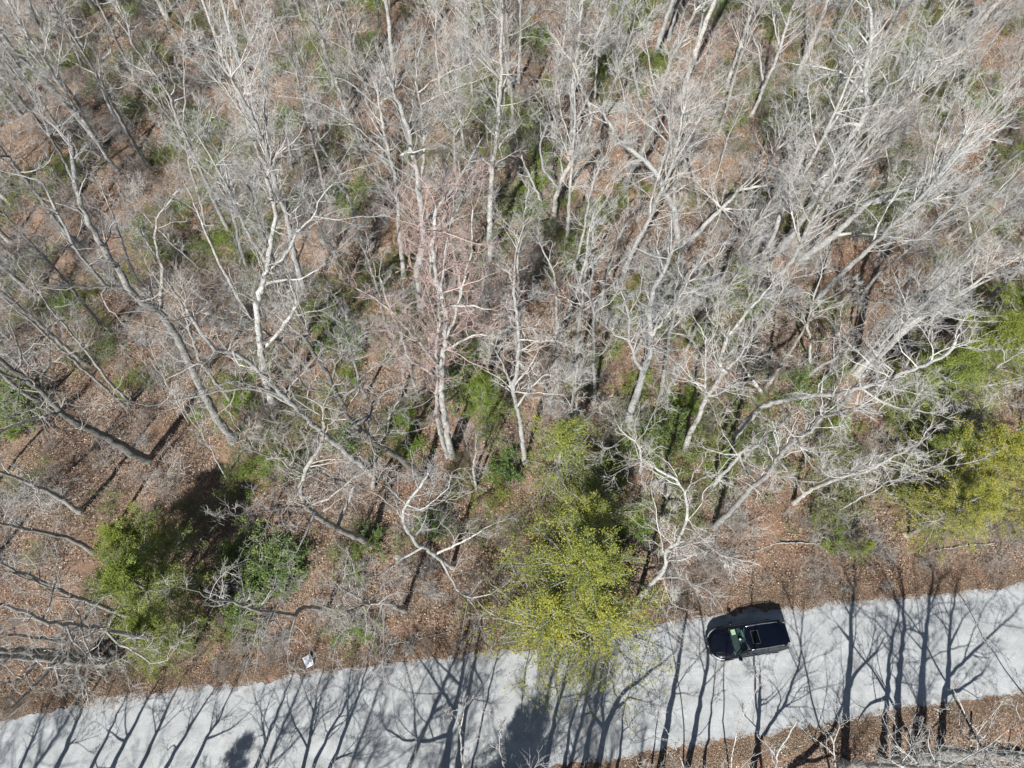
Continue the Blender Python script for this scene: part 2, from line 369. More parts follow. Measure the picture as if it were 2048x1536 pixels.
def crown_mesh(name, lines, mat, dens, g, reach=1.0, wig=0.22, fine=1.0, coarse=False, trop=0.09, rmin=0.0048):
    """lines: list of (P, r, f0, weight). Grows three orders of branches on them."""
    mb = MB()
    S_, D_, r_, L_ = [], [], [], []
    for (P, r, f0, wgt) in lines:
        ln = np.linalg.norm(np.diff(P, axis=0), axis=1).sum() * (1 - f0)
        k = max(2, int(ln * dens * wgt))
        S, D, rr, f, _ = sprout(P[None], r[None], k, f0, 1.0, 0.45, 1.15, g)
        S_.append(S); D_.append(D); r_.append(rr); L_.append(reach * (1.15 - 0.55 * f) * g.uniform(1.3, 3.6, k) * np.clip(rr / 0.06, 0.6, 1.25))
        # the tip itself carries on
        S2 = np.repeat(P[-1][None], 2, 0); D2 = unit(np.repeat(unit(P[-1] - P[-2])[None], 2, 0) + g.normal(size=(2, 3)) * .3)
        S_.append(S2); D_.append(D2); r_.append(np.full(2, r[-1])); L_.append(reach * g.uniform(1.2, 2.6, 2))
    S = np.concatenate(S_); D = np.concatenate(D_); r = np.concatenate(r_); L = np.concatenate(L_)
    r1 = np.clip(r * 0.42, 0.011, 0.038)
    P1, R1 = grow(S, D, L, r1, np.full(len(L), 0.006), 6, wig, trop, g); mb.add(*tubes(P1, R1, 4 if not coarse else 3))
    k2 = max(3, int(6 * fine)); S, D, rr, f, idx = sprout(P1, R1, k2, 0.12, 0.98, 0.4, 1.1, g)
    L2 = L[idx] * (1.1 - 0.6 * f) * g.uniform(0.3, 0.62, len(idx))
    P2, R2 = grow(S, D, L2, np.clip(rr * 0.55, 0.0075, 0.018), np.full(len(idx), rmin), 4, wig * 1.15, trop, g); mb.add(*tubes(P2, R2, 3))
    if not coarse:
        k3 = max(2, int(6 * fine)); S, D, rr, f, idx = sprout(P2, R2, k3, 0.1, 0.98, 0.35, 1.0, g)
        L3 = L2[idx] * (1.1 - 0.5 * f) * g.uniform(0.35, 0.75, len(idx))
        P3, R3 = grow(S, D, L3, np.full(len(idx), rmin * 1.35), np.full(len(idx), rmin * 0.7), 2, wig * 1.1, trop, g); mb.add(*tubes(P3, R3, 3))
    return mb.mesh(name, mat)
def line_mesh(name, P, r, k, mat, g=rng):
    r = r * g.uniform(0.88, 1.12, len(r))
    V, Q = tubes(P[None], r[None], k)
    return mesh_np(name, V, Q, mat)

# brush
brushp = []
for s in range(6):
    g = np.random.default_rng(100 + s); n = 16
    S = np.stack([g.normal(0, .35, n), g.normal(0, .35, n), np.full(n, -.05)], -1); D = unit(np.stack([g.normal(0, .5, n), g.normal(0, .5, n), np.full(n, 1)], -1))
    mb = MB(); L = g.uniform(.7, 2.0, n); P, Rr = grow(S, D, L, np.full(n, .011), np.full(n, .005), 4, .22, 0, g); mb.add(*tubes(P, Rr, 3))
    S, D, rr, f, idx = sprout(P, Rr, 7, .2, 1, .5, 1.3, g); P2, R2 = grow(S, D, L[idx] * g.uniform(.25, .5, len(idx)), np.full(len(idx), .007), np.full(len(idx), .004), 3, .25, .03, g); mb.add(*tubes(P2, R2, 3))
    S, D, rr, f, idx = sprout(P2, R2, 3, .2, 1, .5, 1.2, g); P3, R3 = grow(S, D, g.uniform(.12, .35, len(idx)), np.full(len(idx), .005), np.full(len(idx), .0035), 2, .25, .03, g); mb.add(*tubes(P3, R3, 3))
    brushp.append(mb.mesh('brush_clump', M_TWIG2 if s % 3 else M_TWIG))
def dens_field(x, y): return 0.5 + 0.28 * np.sin(x * 0.33 + 0.8 * np.sin(y * 0.21)) * np.cos(y * 0.29 + 1.1) + 0.22 * np.sin(x * 0.9 + y * 0.7)
def brush_keep(x, y):
    return in_view(x, y) & off_road(x, y, 1.6) & (rng.uniform(0, 1, len(x)) < dens_field(x, y) * np.clip(.16 + (y - 8) * .012, .16, .5) * np.where((x > 5) & (y < 20), 2.0, 1.0)) & (y > y_south(x))
scatter('undergrowth_brush', area_points(1.15, -66, 66, 2, 78, 0.5, brush_keep), brushp, 0.6, 1.4, 17, tilt=0.2)

SIGNP = ground(615, 1322)
vb = area_points(.8, -45, 45, 3, 24, 0.4, lambda x, y: in_view(x, y) & (y > y_north(x) + .5) & (y < y_north(x) + 6) & (np.hypot(x - SIGNP[0], y - SIGNP[1]) > 1.3) & (rng.uniform(0, 1, len(x)) < .3 + .25 * np.sin(x * .7)))
scatter('verge_brush', vb, brushp, 0.3, 0.7, 23, tilt=0.35)

# ------------------------------------------------------------------ traced trees
TILES = dict(A=(0, 0), B=(512, 0), C=(1024, 0), D=(1536, 0), E=(0, 512), F=(512, 512), G=(1024, 512), H=(1536, 512), I=(0, 1024), J=(512, 1024), K=(1024, 1024), L=(1536, 1024))
def px_list(s):
    """'E 890,1230 640,1090 A 600,1420' -> full pixels; a third number is a height above ground"""
    out = []; ox, oy = 0, 0
    for w in s.split():
        if w in TILES: ox, oy = TILES[w]; continue
        v = [float(q) for q in w.split(',')]
        out.append((ox + v[0] / 3, oy + v[1] / 3) + ((v[2],) if len(v) > 2 else ()))
    return out
ZMAX = 23.0
def lift(pix, start=None, rise=0.45, maxr=5.0, shadow=False):
    """pixels -> a believable 3D line: each point stays as near as it can above the one before it"""
    pts = []
    if start is None:
        b0 = ground(pix[0][0], pix[0][1]); pts.append(b0 + np.array([0, 0, -0.15]))
    else: pts.append(np.array(start))
    base_z = pts[0][2] if start is None else None
    for i in range(1, len(pix)):
        q = pix[i]; prev = pts[-1]
        if shadow:
            o = ground(q[0], q[1]); d = -np.array(SUN_D)
        else:
            o = np.array([0, 0, CAM_H]); d = ray(q[0], q[1])
        if len(q) > 2:
            z = float(hgt(prev[0], prev[1])) + q[2]; t_ = (z - o[2]) / d[2]; pts.append(o + d * t_); continue
        dxy = d[:2]; t_ = np.dot(dxy, prev[:2] - o[:2]) / max(1e-9, np.dot(dxy, dxy))
        z = o[2] + t_ * d[2]
        if shadow: s = 1e9; mn = 0.3; mx = 9
        else:
            dep = (CAM_H - prev[2]); s = math.dist(q[:2], pix[i - 1][:2]) * dep / FPX; mn = rise * s; mx = maxr * s
        z = min(max(z, prev[2] + mn), prev[2] + mx, ZMAX + float(hgt(prev[0], prev[1])))
        z = max(z, prev[2] + 0.12 * (s if not shadow else 1)) if z < ZMAX - 3 else z
        t_ = (z - o[2]) / d[2]; pts.append(o + d * t_)
    return np.array(pts)
ALL = []      # (root, base pixel, salient?, short name, description)
def build_tree(trunkP, limbsP, r0, seed, bark_m, twig_m, dens=1.6, reach=1.0, fine=1.0, f0=0.45, wig=0.26, coarse=False, tipr=0.3, name='bare_tree', top_limb=True, trop=0.09):
    g = np.random.default_rng(seed)
    base = trunkP[0].copy(); root = empty(name, base + np.array([0, 0, .15])); off = np.array(root.location)
    L = np.concatenate([[0], np.cumsum(np.linalg.norm(np.diff(trunkP, axis=0), axis=1))]); f = L / L[-1]
    rr = r0 * (1 - (1 - tipr) * f ** 0.9)
    P, r = resample(trunkP, rr, 0.45, 0.02 + r0 * 0.05, g)
    r = r.copy(); r[0] *= 1.5; r[1] *= 1.15
    link('trunk', line_mesh('trunk', P - off, r, 9 if r0 > .12 else 6, bark_m, g), root)
    lines = [(P - off, r, f0, 1.0)]
    for lp, lr in limbsP:
        ll = np.concatenate([[0], np.cumsum(np.linalg.norm(np.diff(lp, axis=0), axis=1))]); ff = ll / ll[-1]
        q, qr = resample(lp, lr * (1 - 0.72 * ff), 0.4, 0.025, g)
        link('limb', line_mesh('limb', q - off, np.maximum(qr, .014), 7 if lr > .06 else 5, bark_m, g), root)
        lines.append((q - off, qr, 0.22, 1.0))
    c = link('crown', crown_mesh('crown', lines, twig_m, dens, g, reach, wig, fine, coarse, trop), root); tag(c, kind='stuff')
    return root
def traced(trunk, limbs=(), r=0.2, short=None, label=None, bark_m=None, twig_m=None, rise=0.45, shadow=False, tip=0.3, **kw):
    pix = px_list(trunk) if isinstance(trunk, str) else trunk
    P = lift(pix, rise=rise, shadow=shadow)
    L = []
    tl = np.concatenate([[0], np.cumsum(np.linalg.norm(np.diff(P, axis=0), axis=1))])
    todo = []
    chains = [(pix, P, r, tip, tl)]
    for ls in limbs:
        lp = px_list(ls); best = None
        for (cpix, cP, cr, ct, cl) in chains:
            for i in range(len(cpix) - 1):
                for w in np.linspace(0, 1, 7):
                    q = (cpix[i][0] * (1 - w) + cpix[i + 1][0] * w, cpix[i][1] * (1 - w) + cpix[i + 1][1] * w); d = math.dist(q, lp[0][:2])
                    if best is None or d < best[0]:
                        fr = (cl[i] * (1 - w) + cl[i + 1] * w) / cl[-1]; best = (d, cP[i] * (1 - w) + cP[i + 1] * w, cr * (1 - (1 - ct) * fr))
        q = lift(lp, start=best[1], rise=0.3, shadow=shadow); lr = max(.03, best[2] * 0.62)
        L.append((q, lr))
        chains.append((lp, q, lr, 0.28, np.concatenate([[0], np.cumsum(np.linalg.norm(np.diff(q, axis=0), axis=1))])))
    sd_ = len(ALL) + 500
    root = build_tree(P, L, r, sd_, bark_m or (M_PALE if sd_ % 3 else M_GREY), twig_m or (M_TWIG3 if pix[0][0] < 1000 and pix[0][1] > 560 else M_TWIG), tipr=tip, **kw)
    ALL.append(dict(root=root, px=pix[0][:2], short=short, label=label, h=float(P[-1][2] - P[0][2]), r=r, shadow=shadow))
    return root

TR = [
 # left side
 dict(t='E 890,1230 640,1090 480,1010 350,920 240,800 180,760 90,690 -40,600', l=['E 240,800 240,730 290,650 400,590 430,585', 'E 290,650 300,520 270,420 240,330 200,240', 'E 480,1010 350,940 180,980 0,1050 -60,1080', 'E 90,700 130,650 120,560 80,460 60,370', 'E 180,760 60,720 -60,680', 'E 110,760 110,840 90,950 190,925'], r=.33, short='the thick dark leaning left trunk', label='thick dark grey tree trunk leaning out over the left edge, crooked limbs', b='k', fine=.8),
 dict(t='E 1400,1110 1290,950 1200,780 1120,600 1060,480 960,330 850,270 760,190 700,60 640,-20 A 510,1290 440,1080 430,880', l=['E 760,200 640,190 560,90 480,0 A 380,1350 250,1080 60,1040', 'E 960,320 970,200 980,60 950,0 A 930,1400 940,1290 1090,1120', 'E 640,190 520,190 280,175 130,120 -20,80', 'E 640,190 610,220 640,310 700,360 760,440', 'A 510,1290 410,1220'], r=.3, short='the tall forked left trunk', label='tall pale grey tree in the left woods, long straight trunk forking twice'),
 dict(t='E 1400,890 1330,800 1250,700 1190,620 1090,290 1010,170 940,0', r=.14, b='g'),
 dict(t='E 770,870 640,740 540,600 400,430 280,290 190,150 100,40', r=.12, dens=1.1, b='g'),
 dict(t='E 770,920 640,800 500,680 400,590 320,520 230,430 130,350 20,250', r=.13, dens=1.1, short='the thin parallel left trunks'),
 dict(t='E 880,200 820,140 780,60 A 700,1350 600,1100', r=.15),
 dict(t='E 1500,350 1420,240 1370,140 1310,30 A 1250,1430 1210,1330 1150,1180 1100,1100', r=.16),
 dict(t='A 1390,1420 1280,1200 1170,940 1080,750 1010,560 880,380 780,240 760,120', l=['A 1100,780 1110,600 1100,300 1110,100', 'A 1180,920 1220,800 1290,650 1330,560'], r=.19, short='the long straight upper-left trunk', b='g'),
 dict(t='E 480,1536 280,1410 100,1330 -60,1275', r=.2, b='g', dens=1.2),
 dict(t='I 560,240 480,190 370,140 200,110 0,70 -200,20', r=.17, b='g'),
 dict(t='I 900,660 760,620 560,550 440,510 330,460 180,380 0,310 -150,230', l=['I 330,460 160,400 0,350 -100,300', 'I 0,310 -10,250 0,180'], r=.16, short='the trunk under the dark cedar'),
 dict(t='I 1150,830 1000,790 860,750 700,720 560,695 400,680 250,650 120,590 0,550 -150,500', l=['I 640,710 700,790 850,860 890,910 1010,890', 'I 700,790 690,880 740,930 770,1000', 'I 470,700 510,780 550,860 560,920', 'I 410,690 430,760 520,860', 'I 260,640 290,560 330,460'], r=.17, short='the lichen-grey left road trunk', b='g'),
 dict(t='I 420,780 250,760 100,740 -100,720', r=.14, b='g'),
 dict(t='I 560,870 350,850 200,835 0,820 -200,800', l=['I 350,850 330,940 350,1010', 'I 250,840 160,980 100,1010 0,1040', 'I 450,860 470,960 500,1040 500,1130'], r=.3, b='g'),
 dict(t='I 620,900 400,890 200,875 0,865 -200,850', l=['I 330,880 250,1000 170,1080 60,1180'], r=.27, b='g'),
 # middle left
 dict(t='F 690,1300 580,1210 430,1090 330,1000 230,900 120,790 10,690 E 1480,620 1400,570 1290,570 1210,470 1110,300', l=['F 190,870 100,820 0,780 E 1400,740 1250,800 1190,800', 'F 220,900 80,820 -60,790 E 1250,820 1050,870 880,900 740,870', 'E 1400,570 1430,650 1536,680', 'E 1290,570 1260,640 1200,650 1130,620'], r=.21, short='the long crooked middle-left trunk', label='long crooked grey trunk left of centre with snaking pale limbs'),
 dict(t='F 110,900 60,780 40,640 20,480 0,300 40,180 70,60 80,0 B 100,1400 130,1300 100,1200 60,1050', l=['F 70,100 160,20 B 200,1500 240,1400 350,1300 380,1200 470,1090', 'F 20,230 60,160 150,150 260,140 380,80', 'F 40,560 130,470 250,290 220,200 170,60', 'F 130,470 190,380 260,240', 'F 60,150 30,60 B 0,1500 -60,1400', 'B 340,1300 480,1320 620,1300 760,1290'], r=.3, short='the big pale forked tree', label='big pale forked tree left of centre with wide rounded crown', b='p', dens=1.9),
 dict(t='F 1020,1340 860,1210 700,1110 610,1020 540,960 510,860 450,760 370,620 280,480', l=['F 610,1000 690,960 700,880 760,800 840,790', 'F 510,860 380,810 290,790 240,690', 'F 510,850 600,790 630,720 800,610', 'F 460,750 480,640 540,560 600,500', 'F 700,1100 660,1050 640,980'], r=.24, short='the twisted dark trunk', b='k'),
 dict(t='F 1180,1200 1150,1080 1120,900 1110,750 1130,560 1140,350 1110,200 1070,100 1060,0 B 1060,1400 1080,1250', l=['F 1140,500 1180,420 1220,260 1250,130 1290,0 B 1300,1400 1300,1250', 'F 1090,750 1000,670 930,620 860,560', 'F 1090,690 1000,540 900,430 820,340 700,240 600,190', 'F 1140,340 1100,200 1040,60 990,0', 'F 1150,560 1230,520 1310,470 1400,480', 'F 1130,300 1250,300 1420,320', 'F 1110,200 1130,60 B 1140,1450 1180,1300'], r=.24, short='the central white-barked clump', label='tall white-barked tree at the centre with pinkish budding crown', b='p', tw='r', dens=2.2),
 dict(t='F 1150,1200 1100,1050 1080,930 1090,800 1090,700 1080,560 1100,400 1100,200 1050,120 1040,0 B 1000,1350', l=['F 1090,430 1060,300 1010,150 930,60'], r=.15, b='p', tw='r', dens=2.0, label='slim white second stem beside the tall white-barked central tree'),
 dict(t='F 990,870 940,750 910,600 880,500 840,400 790,280 740,120', r=.14, b='p'),
 dict(t='F 810,480 770,380 740,220 700,120 670,20 B 620,1450', r=.15, b='g'),
 dict(t='B 640,1490 600,1330 570,1220 520,1090 440,960 380,860 320,780 280,700', l=['B 500,1050 600,1010 680,990'], r=.15, short='the slim curved upper-middle trunk', b='p'),
 dict(t='F 580,450 530,330 480,260 440,180 400,90', r=.17, b='g'),
 dict(t='F 1320,1390 1300,1280 1320,1180 1320,1060', r=.1, b='p'),
 dict(t='F 700,1390 710,1290 720,1150 780,1060 800,960 870,840', l=['F 780,1070 900,1060 1090,1010', 'F 790,1000 700,960', 'F 860,980 1000,890 1090,830'], r=.14, b='g', short='the pale spreading tree'),
 dict(t='J 690,190 560,130 410,60 350,0 F 290,1500 270,1380 290,1290 370,1170 410,1080 400,980', l=['F 290,1500 150,1510 0,1540 -150,1560', 'F 600,1400 590,1380 460,1330 330,1280 200,1230 0,1180 -100,1100', 'F 290,1300 200,1270 130,1200 60,1130', 'J 350,10 300,140 240,250', 'F 290,1490 430,1460 560,1350 690,1280'], r=.22, b='g', short='the tree above the sign', label='spreading grey tree above the white sign with snaking level limbs'),
 dict(t='J 890,590 780,530 650,555 600,500 520,460', l=['J 770,540,5 720,700 680,900 ', 'J 770,540,5 780,720 800,860 860,950', 'J 650,555 500,740 410,930', 'J 770,540,5 765,700 765,840', 'J 780,530 640,560 480,640', 'J 640,560 560,590 430,580'], r=.17, short='the leaning roadside stub tree', b='g', dens=1.8, label='leaning grey tree at the road edge throwing fine twigs over the road'),
 dict(t='J 430,580 270,570 240,620 100,600 0,590 I 1400,540 1250,520', l=['J 100,600 40,660 0,720', 'J 240,620 200,760 190,900', 'J 130,610 160,700', 'J 20,590 -60,560'], r=.14, b='g', short='the low arching tree'),
 dict(t='J 1180,330 1110,290 1030,220 970,200 900,100 880,0 F 900,1480 960,1420 1040,1290', l=['J 1110,290 1160,380 1210,470 1270,520 1330,510 1420,490', 'J 1270,520 1250,650 1230,760', 'J 1270,520 1330,590 1340,660', 'J 1000,210 850,300 740,390 600,330', 'J 1080,240 1250,170 1420,70', 'F 900,1490 830,1420 720,1350', 'F 890,1490 1000,1530 1150,1400 1180,1290'], r=.15, b='p', short='the crooked claw-limbed tree', label='crooked pale tree left of the cedar foot with claw-like white limb'),
 # middle right
 dict(t='G 80,1240 50,1000 30,900 0,800 30,700 40,550 35,400 20,250 10,100', l=['G 20,780 90,690 130,620 160,560', 'G 70,880 110,780 210,700 240,720', 'G 35,500 90,510 200,510', 'G 0,800 -60,640 -110,560'], r=.18, b='p', short='the white trunk in the cedar'),
 dict(t='C 190,1260 150,1150 80,1000 40,880 20,790', l=['C 150,1150 100,1110 60,1080'], r=.13, b='p', dens=.8, label='snapped pale trunk with no crown in the upper middle woods'),
 dict(t='G 690,1010 720,900 760,800 790,700 830,600 830,480 830,350 850,200 930,60 C 960,1500', l=['G 750,690 740,620 700,500 700,380 690,310 650,200', 'G 835,480 900,400 990,270 1080,100 1150,0', 'G 700,370 760,250 790,60', 'G 700,510 640,490 600,450 530,400'], r=.27, b='p', short='the stout white trunk', label='stout white tree just above the yellow-green cedar with three upright limbs', dens=1.9),
 dict(t='G 1035,1180 1060,1080 1120,970 1160,860 1230,760 1280,690 1240,640 1300,470 1400,350 1536,200', l=['G 1160,860 1160,700 1160,560 1170,500 1110,400', 'G 1150,780 1080,740 1000,650 930,590 830,560 740,520', 'G 1165,570 1230,450 1240,330', 'G 1160,790 1030,740 950,700', 'G 1170,850 1260,820 1350,760', 'G 1280,690 1370,600 1450,480'], r=.2, b='p', short='the bright white crooked tree', label='bright white crooked tree right of the cedar, its foot in green shrubs', dens=1.9),
 dict(t='G 890,850 910,720 930,600 940,500 960,400 990,260 1060,120 1130,60 1230,0', r=.17, b='g'),
 dict(t='G 500,860 490,700 490,500 490,330 460,230 490,100 470,0 C 480,1450', l=['G 490,440 420,370', 'G 500,610 550,580 600,480'], r=.14, b='g', short='the dark slim trunk'),
 dict(t='G 370,720 390,560 400,400 420,280 440,100 460,0', r=.18, b='g'),
 dict(t='G 265,560 270,430 265,230 250,100 200,0 C 160,1450', l=['G 270,410 370,350 420,290'], r=.14, b='p'),
 dict(t='G 330,350 380,250 420,100 450,0 C 460,1400 500,1250', r=.15, b='p'),
 dict(t='G 500,420 540,250 580,80 610,0 C 640,1400', r=.16, b='g'),
 dict(t='G 1520,840 1460,770 1400,690 1360,620', l=['G 1380,640 1440,500 1440,330 1490,150', 'G 1360,620 1250,650 1170,650'], r=.15, b='p'),
 dict(t='G 770,1300 780,1210 750,1110 690,1080 640,1030', l=['G 760,1110 800,1050 880,880 980,740', 'G 690,1080 600,1150', 'G 740,1110 740,1000'], r=.12, b='p', short='the small white forked tree', label='small bright white forked tree standing among shrubs right of cedar'),
 dict(t='K 760,520 830,430 900,370 930,300 920,230 1000,170 1040,60 1060,0 G 1040,1430 1000,1350 860,1270', l=['K 930,300 900,200 890,130', 'K 930,240 1060,190 1150,180 1250,260', 'G 1030,1420 1100,1350 1200,1310', 'G 1000,1380 900,1330 790,1260', 'K 870,400 990,390 1060,420', 'K 800,470 900,560 980,700'], r=.15, b='p', short='the white leaning tree', label='white leaning tree between the cedar and the black car, near road'),
 dict(t='K 1210,90 1300,10 G 1440,1380 1536,1320 H 60,1210 130,1130 260,1050 330,960 460,930 560,900', l=['H 60,1220 120,1290 160,1340 300,1360 420,1300', 'H 100,1300 0,1310', 'H 300,1350 420,1290 560,1290 680,1210 780,1170'], r=.19, short='the thick slanting trunk', label='thick pale trunk slanting right above the car with tangled crown', dens=2.0),
 dict(t='G 1190,1400 1260,1310 1350,1220 1370,1180 1500,1130 H 0,1090 100,980', l=['G 1350,1190 1290,1190 1230,1180 1130,1140', 'G 1340,1190 1280,1090 1250,1020', 'G 1370,1200 1400,1290 1450,1340'], r=.15, b='p'),
 dict(t='G 1310,1120 1400,1000 1500,900 H 60,870 250,840 420,830 540,795 640,770 730,750 780,710 900,680 980,630 1090,580 1130,500', l=['H 560,810 680,870 800,920 860,910 960,950 1040,930', 'H 860,910 880,870', 'H 640,770 760,700 700,640 640,680 560,590 500,540', 'H 420,840 420,960', 'H 980,640 1000,560 960,500'], r=.21, short='the heavy level trunk', label='heavy grey trunk in the right woods leaning far right, snaking white limbs', b='p', dens=1.9),
 dict(t='H 510,710 740,510 900,370 1150,220 1400,60', l=['H 600,640 780,420 900,330 1100,110 1200,0'], r=.2, b='p', dens=2.2, wig=.12, short='the fan of pale stems'),
 dict(t='H 540,720 720,560 880,400 1040,300 1300,150 1536,40', r=.17, b='p', dens=2.0, wig=.12),
 dict(t='H 490,700 620,560 790,330 950,150 1080,0', r=.13, b='g', dens=2.0, wig=.12),
 dict(t='H 250,690 260,520 235,420 260,290 300,170 330,60', l=['H 265,285 400,240 520,150', 'H 240,440 200,330', 'H 255,520 340,510'], r=.12, b='p'),
 dict(t='H -20,800 60,680 130,580 200,460 280,330', r=.17, b='g'),
 dict(t='H 230,720 330,650 450,590 430,540 430,400 ', l=['H 450,590 500,540 460,480 500,430 590,400 600,350 700,210', 'H 600,350 620,380 690,385', 'H 480,550 580,530'], r=.15, b='p', short='the hooked white limb', label='crooked white tree with hooked broken limb in the right woods'),
 dict(t='H 1400,320 1480,250 1560,200 1700,120', r=.3, b='g'),
 dict(t='H 1240,350 1330,260 1450,130 1560,40', r=.26, b='g'),
 dict(t='H 990,860 1150,800 1380,660 1536,570', l=['H 1180,820 1350,770 1536,720', 'H 1150,800 1190,640 1300,590'], r=.16, b='p', short='the tree in the right cedars'),
 dict(t='H 150,1480 260,1400 400,1340 620,1280 760,1200 900,1130', r=.15, b='p'),
 dict(t='H 1000,1130 1100,1060 1200,980 1300,900', r=.08, b='p'),
 # upper
 dict(t='C 1000,1490 990,1380 980,1280 930,1170 880,1050 800,970 700,890 640,850 560,700 540,640', l=['C 880,1060 910,960 950,870 950,780 930,690 890,590 850,500 830,400 800,240 790,160', 'C 950,870 850,770 780,730 700,600', 'C 980,1280 970,1100 980,980 1030,900 1150,840', 'C 680,880 685,760 690,640 640,450', 'C 950,750 1000,640 1050,460', 'C 860,520 800,500', 'C 770,970 690,1000', 'C 1000,880 1050,840 1120,800', 'C 940,700 1080,690 1290,590'], r=.3, short='the grand white forked tree', label='grand white tree in the upper woods with many forking limbs', b='p', dens=2.0),
 dict(t='C 670,1180 700,1050 760,950 830,820 870,650 900,520 960,350 1040,200 1100,60', r=.31, b='g', short='the broad shaded trunk'),
 dict(t='C 250,1300 265,1180 310,1050 370,960 440,850 480,700 460,600 410,520 380,400 330,330', l=['C 255,1140 190,1020 165,860 230,710 160,600', 'C 230,710 200,580', 'C 470,610 540,660 590,760 640,840', 'C 380,400 480,380 500,240', 'C 300,1050 290,960'], r=.24, b='p', short='the S-curved white fork', label='white tree above the centre, one S-curved stem and one stout'),
 dict(t='C 240,820 260,700 280,500 300,350 330,100 340,-60', l=['C 320,160 370,90', 'C 275,500 200,470 100,480'], r=.19, b='p', short='the straight top-middle trunk'),
 dict(t='C 40,490 50,250 50,0 50,-150', l=['C 55,150 120,90 160,10'], r=.18, b='p', label='straight slim pale trunk at the top edge beside bare soil'),
 dict(t='B 1530,560 1510,400 1490,280 1470,100 1465,-60', r=.27, b='p', short='the stout top-edge trunk', dens=1.2),
 dict(t='C 1050,1450 1220,1290 1300,1210 1360,1140 1536,1110', l=['C 1300,1300 1400,1260 1536,1250', 'C 1240,1220 1150,1140 1100,1080', 'C 1230,1200 1190,1100 1180,1000', 'C 1300,1310 1420,1330 1480,1290', 'C 1350,1140 1450,1050', 'C 1280,1300 1360,1370'], r=.26, b='p', short='the antler-limbed white tree', label='stout white tree in the upper right woods, limbs like antlers', dens=1.6),
 dict(t='D 90,1480 200,1320 300,1160 400,950 550,750 590,680 600,560 580,450 610,300 620,180 610,40', l=['D 590,570 500,480 430,430 300,400 140,380', 'D 590,690 700,560 720,500 780,490 900,330', 'D 605,280 540,190 530,120', 'D 580,440 520,340 500,280 420,200', 'D 560,750 480,740 400,760', 'D 620,240 700,160 760,60', 'D 720,500 680,430 640,380'], r=.33, short='the great slanting trunk', label='great pale trunk slanting up the upper right woods, broken stub on top', b='p', dens=1.9),
 dict(t='D 200,1470 300,1300 420,1140 500,1030 600,900 680,770 760,680 900,540 1050,400', r=.24, b='g', dens=2.2, wig=.13),
 dict(t='D 200,1560 400,1410 480,1330 580,1230 700,1180 870,1120 980,1030 1150,930 1350,800', l=['D 480,1330 520,1270 540,1180', 'D 600,1230 820,1190 1000,1150 1180,1140', 'D 400,1410 560,1400 640,1410'], r=.28, b='p', dens=2.0, wig=.15, short='the thick upper-right trunk'),
 dict(t='D 490,1210 650,950 750,780 900,600 1000,350 1100,100 1150,-60', r=.2, b='g', dens=2.4, wig=.12),
 dict(t='D 715,1160 730,1000 700,870 700,760', l=['D 725,1000 800,960'], r=.11, b='p'),
 dict(t='D 1270,1510 1210,1380 1190,1200 1100,1130', r=.13, b='p'),
 dict(t='D 1080,1420 1300,1240 1536,1020', r=.15, b='g', wig=.12),
 dict(t='B 1520,1100 G -60,100 ', r=.1) if False else None,
 dict(t='F 1010,400 980,250 960,100 B 1010,1450 990,1250 970,1050 930,900 920,800 850,600 780,450', l=['B 980,1100 1010,950 1010,850 1000,700 960,480 960,300', 'B 1010,850 1060,740 1120,700', 'B 990,560 1060,480 1200,420 1310,370', 'B 940,900 860,940 900,920 1040,890', 'B 960,1100 1100,1130', 'B 1000,620 1080,580 1200,530 1400,450', 'B 970,400 1010,200 1040,60'], r=.33, short='the broad white-crowned tree', label='broad tree in the upper middle with huge fine white crown', b='p', dens=2.6, wig=.15, reach=1.3),
 dict(t='F 890,130 B 860,1400 840,1100 810,960 780,850 740,650 720,480', l=['B 800,920 650,800 540,700 400,620 290,590', 'B 750,660 640,560 540,480 440,460', 'B 600,760 480,750 390,730'], r=.22, b='p', dens=2.3, wig=.14, reach=1.2),
 dict(t='B 760,1170 700,1040 640,900 590,750 560,600', r=.13, b='p', wig=.14),
 dict(t='B 1255,910 1230,760 1210,600 1200,450', r=.16, b='p'),
 dict(t='B 1010,1320 1090,1230 1170,1150 1230,1050 1300,930 1390,770', l=['B 1230,1050 1205,960 1200,900', 'B 1190,970 1030,1080 880,1140', 'B 1310,980 1420,950 1500,880'], r=.13, b='p', short='the white Y-shaped tree'),
 dict(t='B 160,310 110,180 60,60 20,-40', r=.13, b='p'),
 dict(t='B 580,280 520,200 480,80 430,-50', l=['B 500,80 560,50 590,0'], r=.15, b='g'),
 dict(t='B 480,560 410,250 360,60 340,-50', r=.18, b='g', wig=.13, dens=2),
 dict(t='A 700,730 640,600 600,500 590,400 620,350 670,310 640,200', l=['A 600,380 650,385', 'A 665,320 720,370 800,430'], r=.19, b='p', short='the question-mark trunk', label='pale trunk bent like a question mark in the upper left woods'),
 dict(t='A 1250,1430 1200,1200 1140,1000 1100,800 1000,680 900,580 800,480', r=.15, b='g', wig=.14),
 dict(t='A 1500,240 1450,80 1420,-40', r=.2, b='g', wig=.14),
 dict(t='B 210,1010 200,850 150,700 60,560', l=['B 205,900 260,780 310,640'], r=.15, b='g', wig=.15),
 dict(t='C 830,780 760,560 730,420 600,240 560,60', r=.2, b='g', wig=.14),
 dict(t='C 1130,1250 1060,900 1030,640 1010,420', r=.16, b='g', wig=.14, dens=2.0),
 dict(t='C 1240,800 1300,600 1340,450 1420,200 1500,20', r=.17, b='g', wig=.12, dens=2.2),
 dict(t='C 1520,560 1480,300 1400,100', r=.13, b='p'),
]
M_DARK = bark('dark_furrowed_bark', (0.13, 0.13, 0.12), (0.29, 0.285, 0.265), (0.07, 0.07, 0.065))
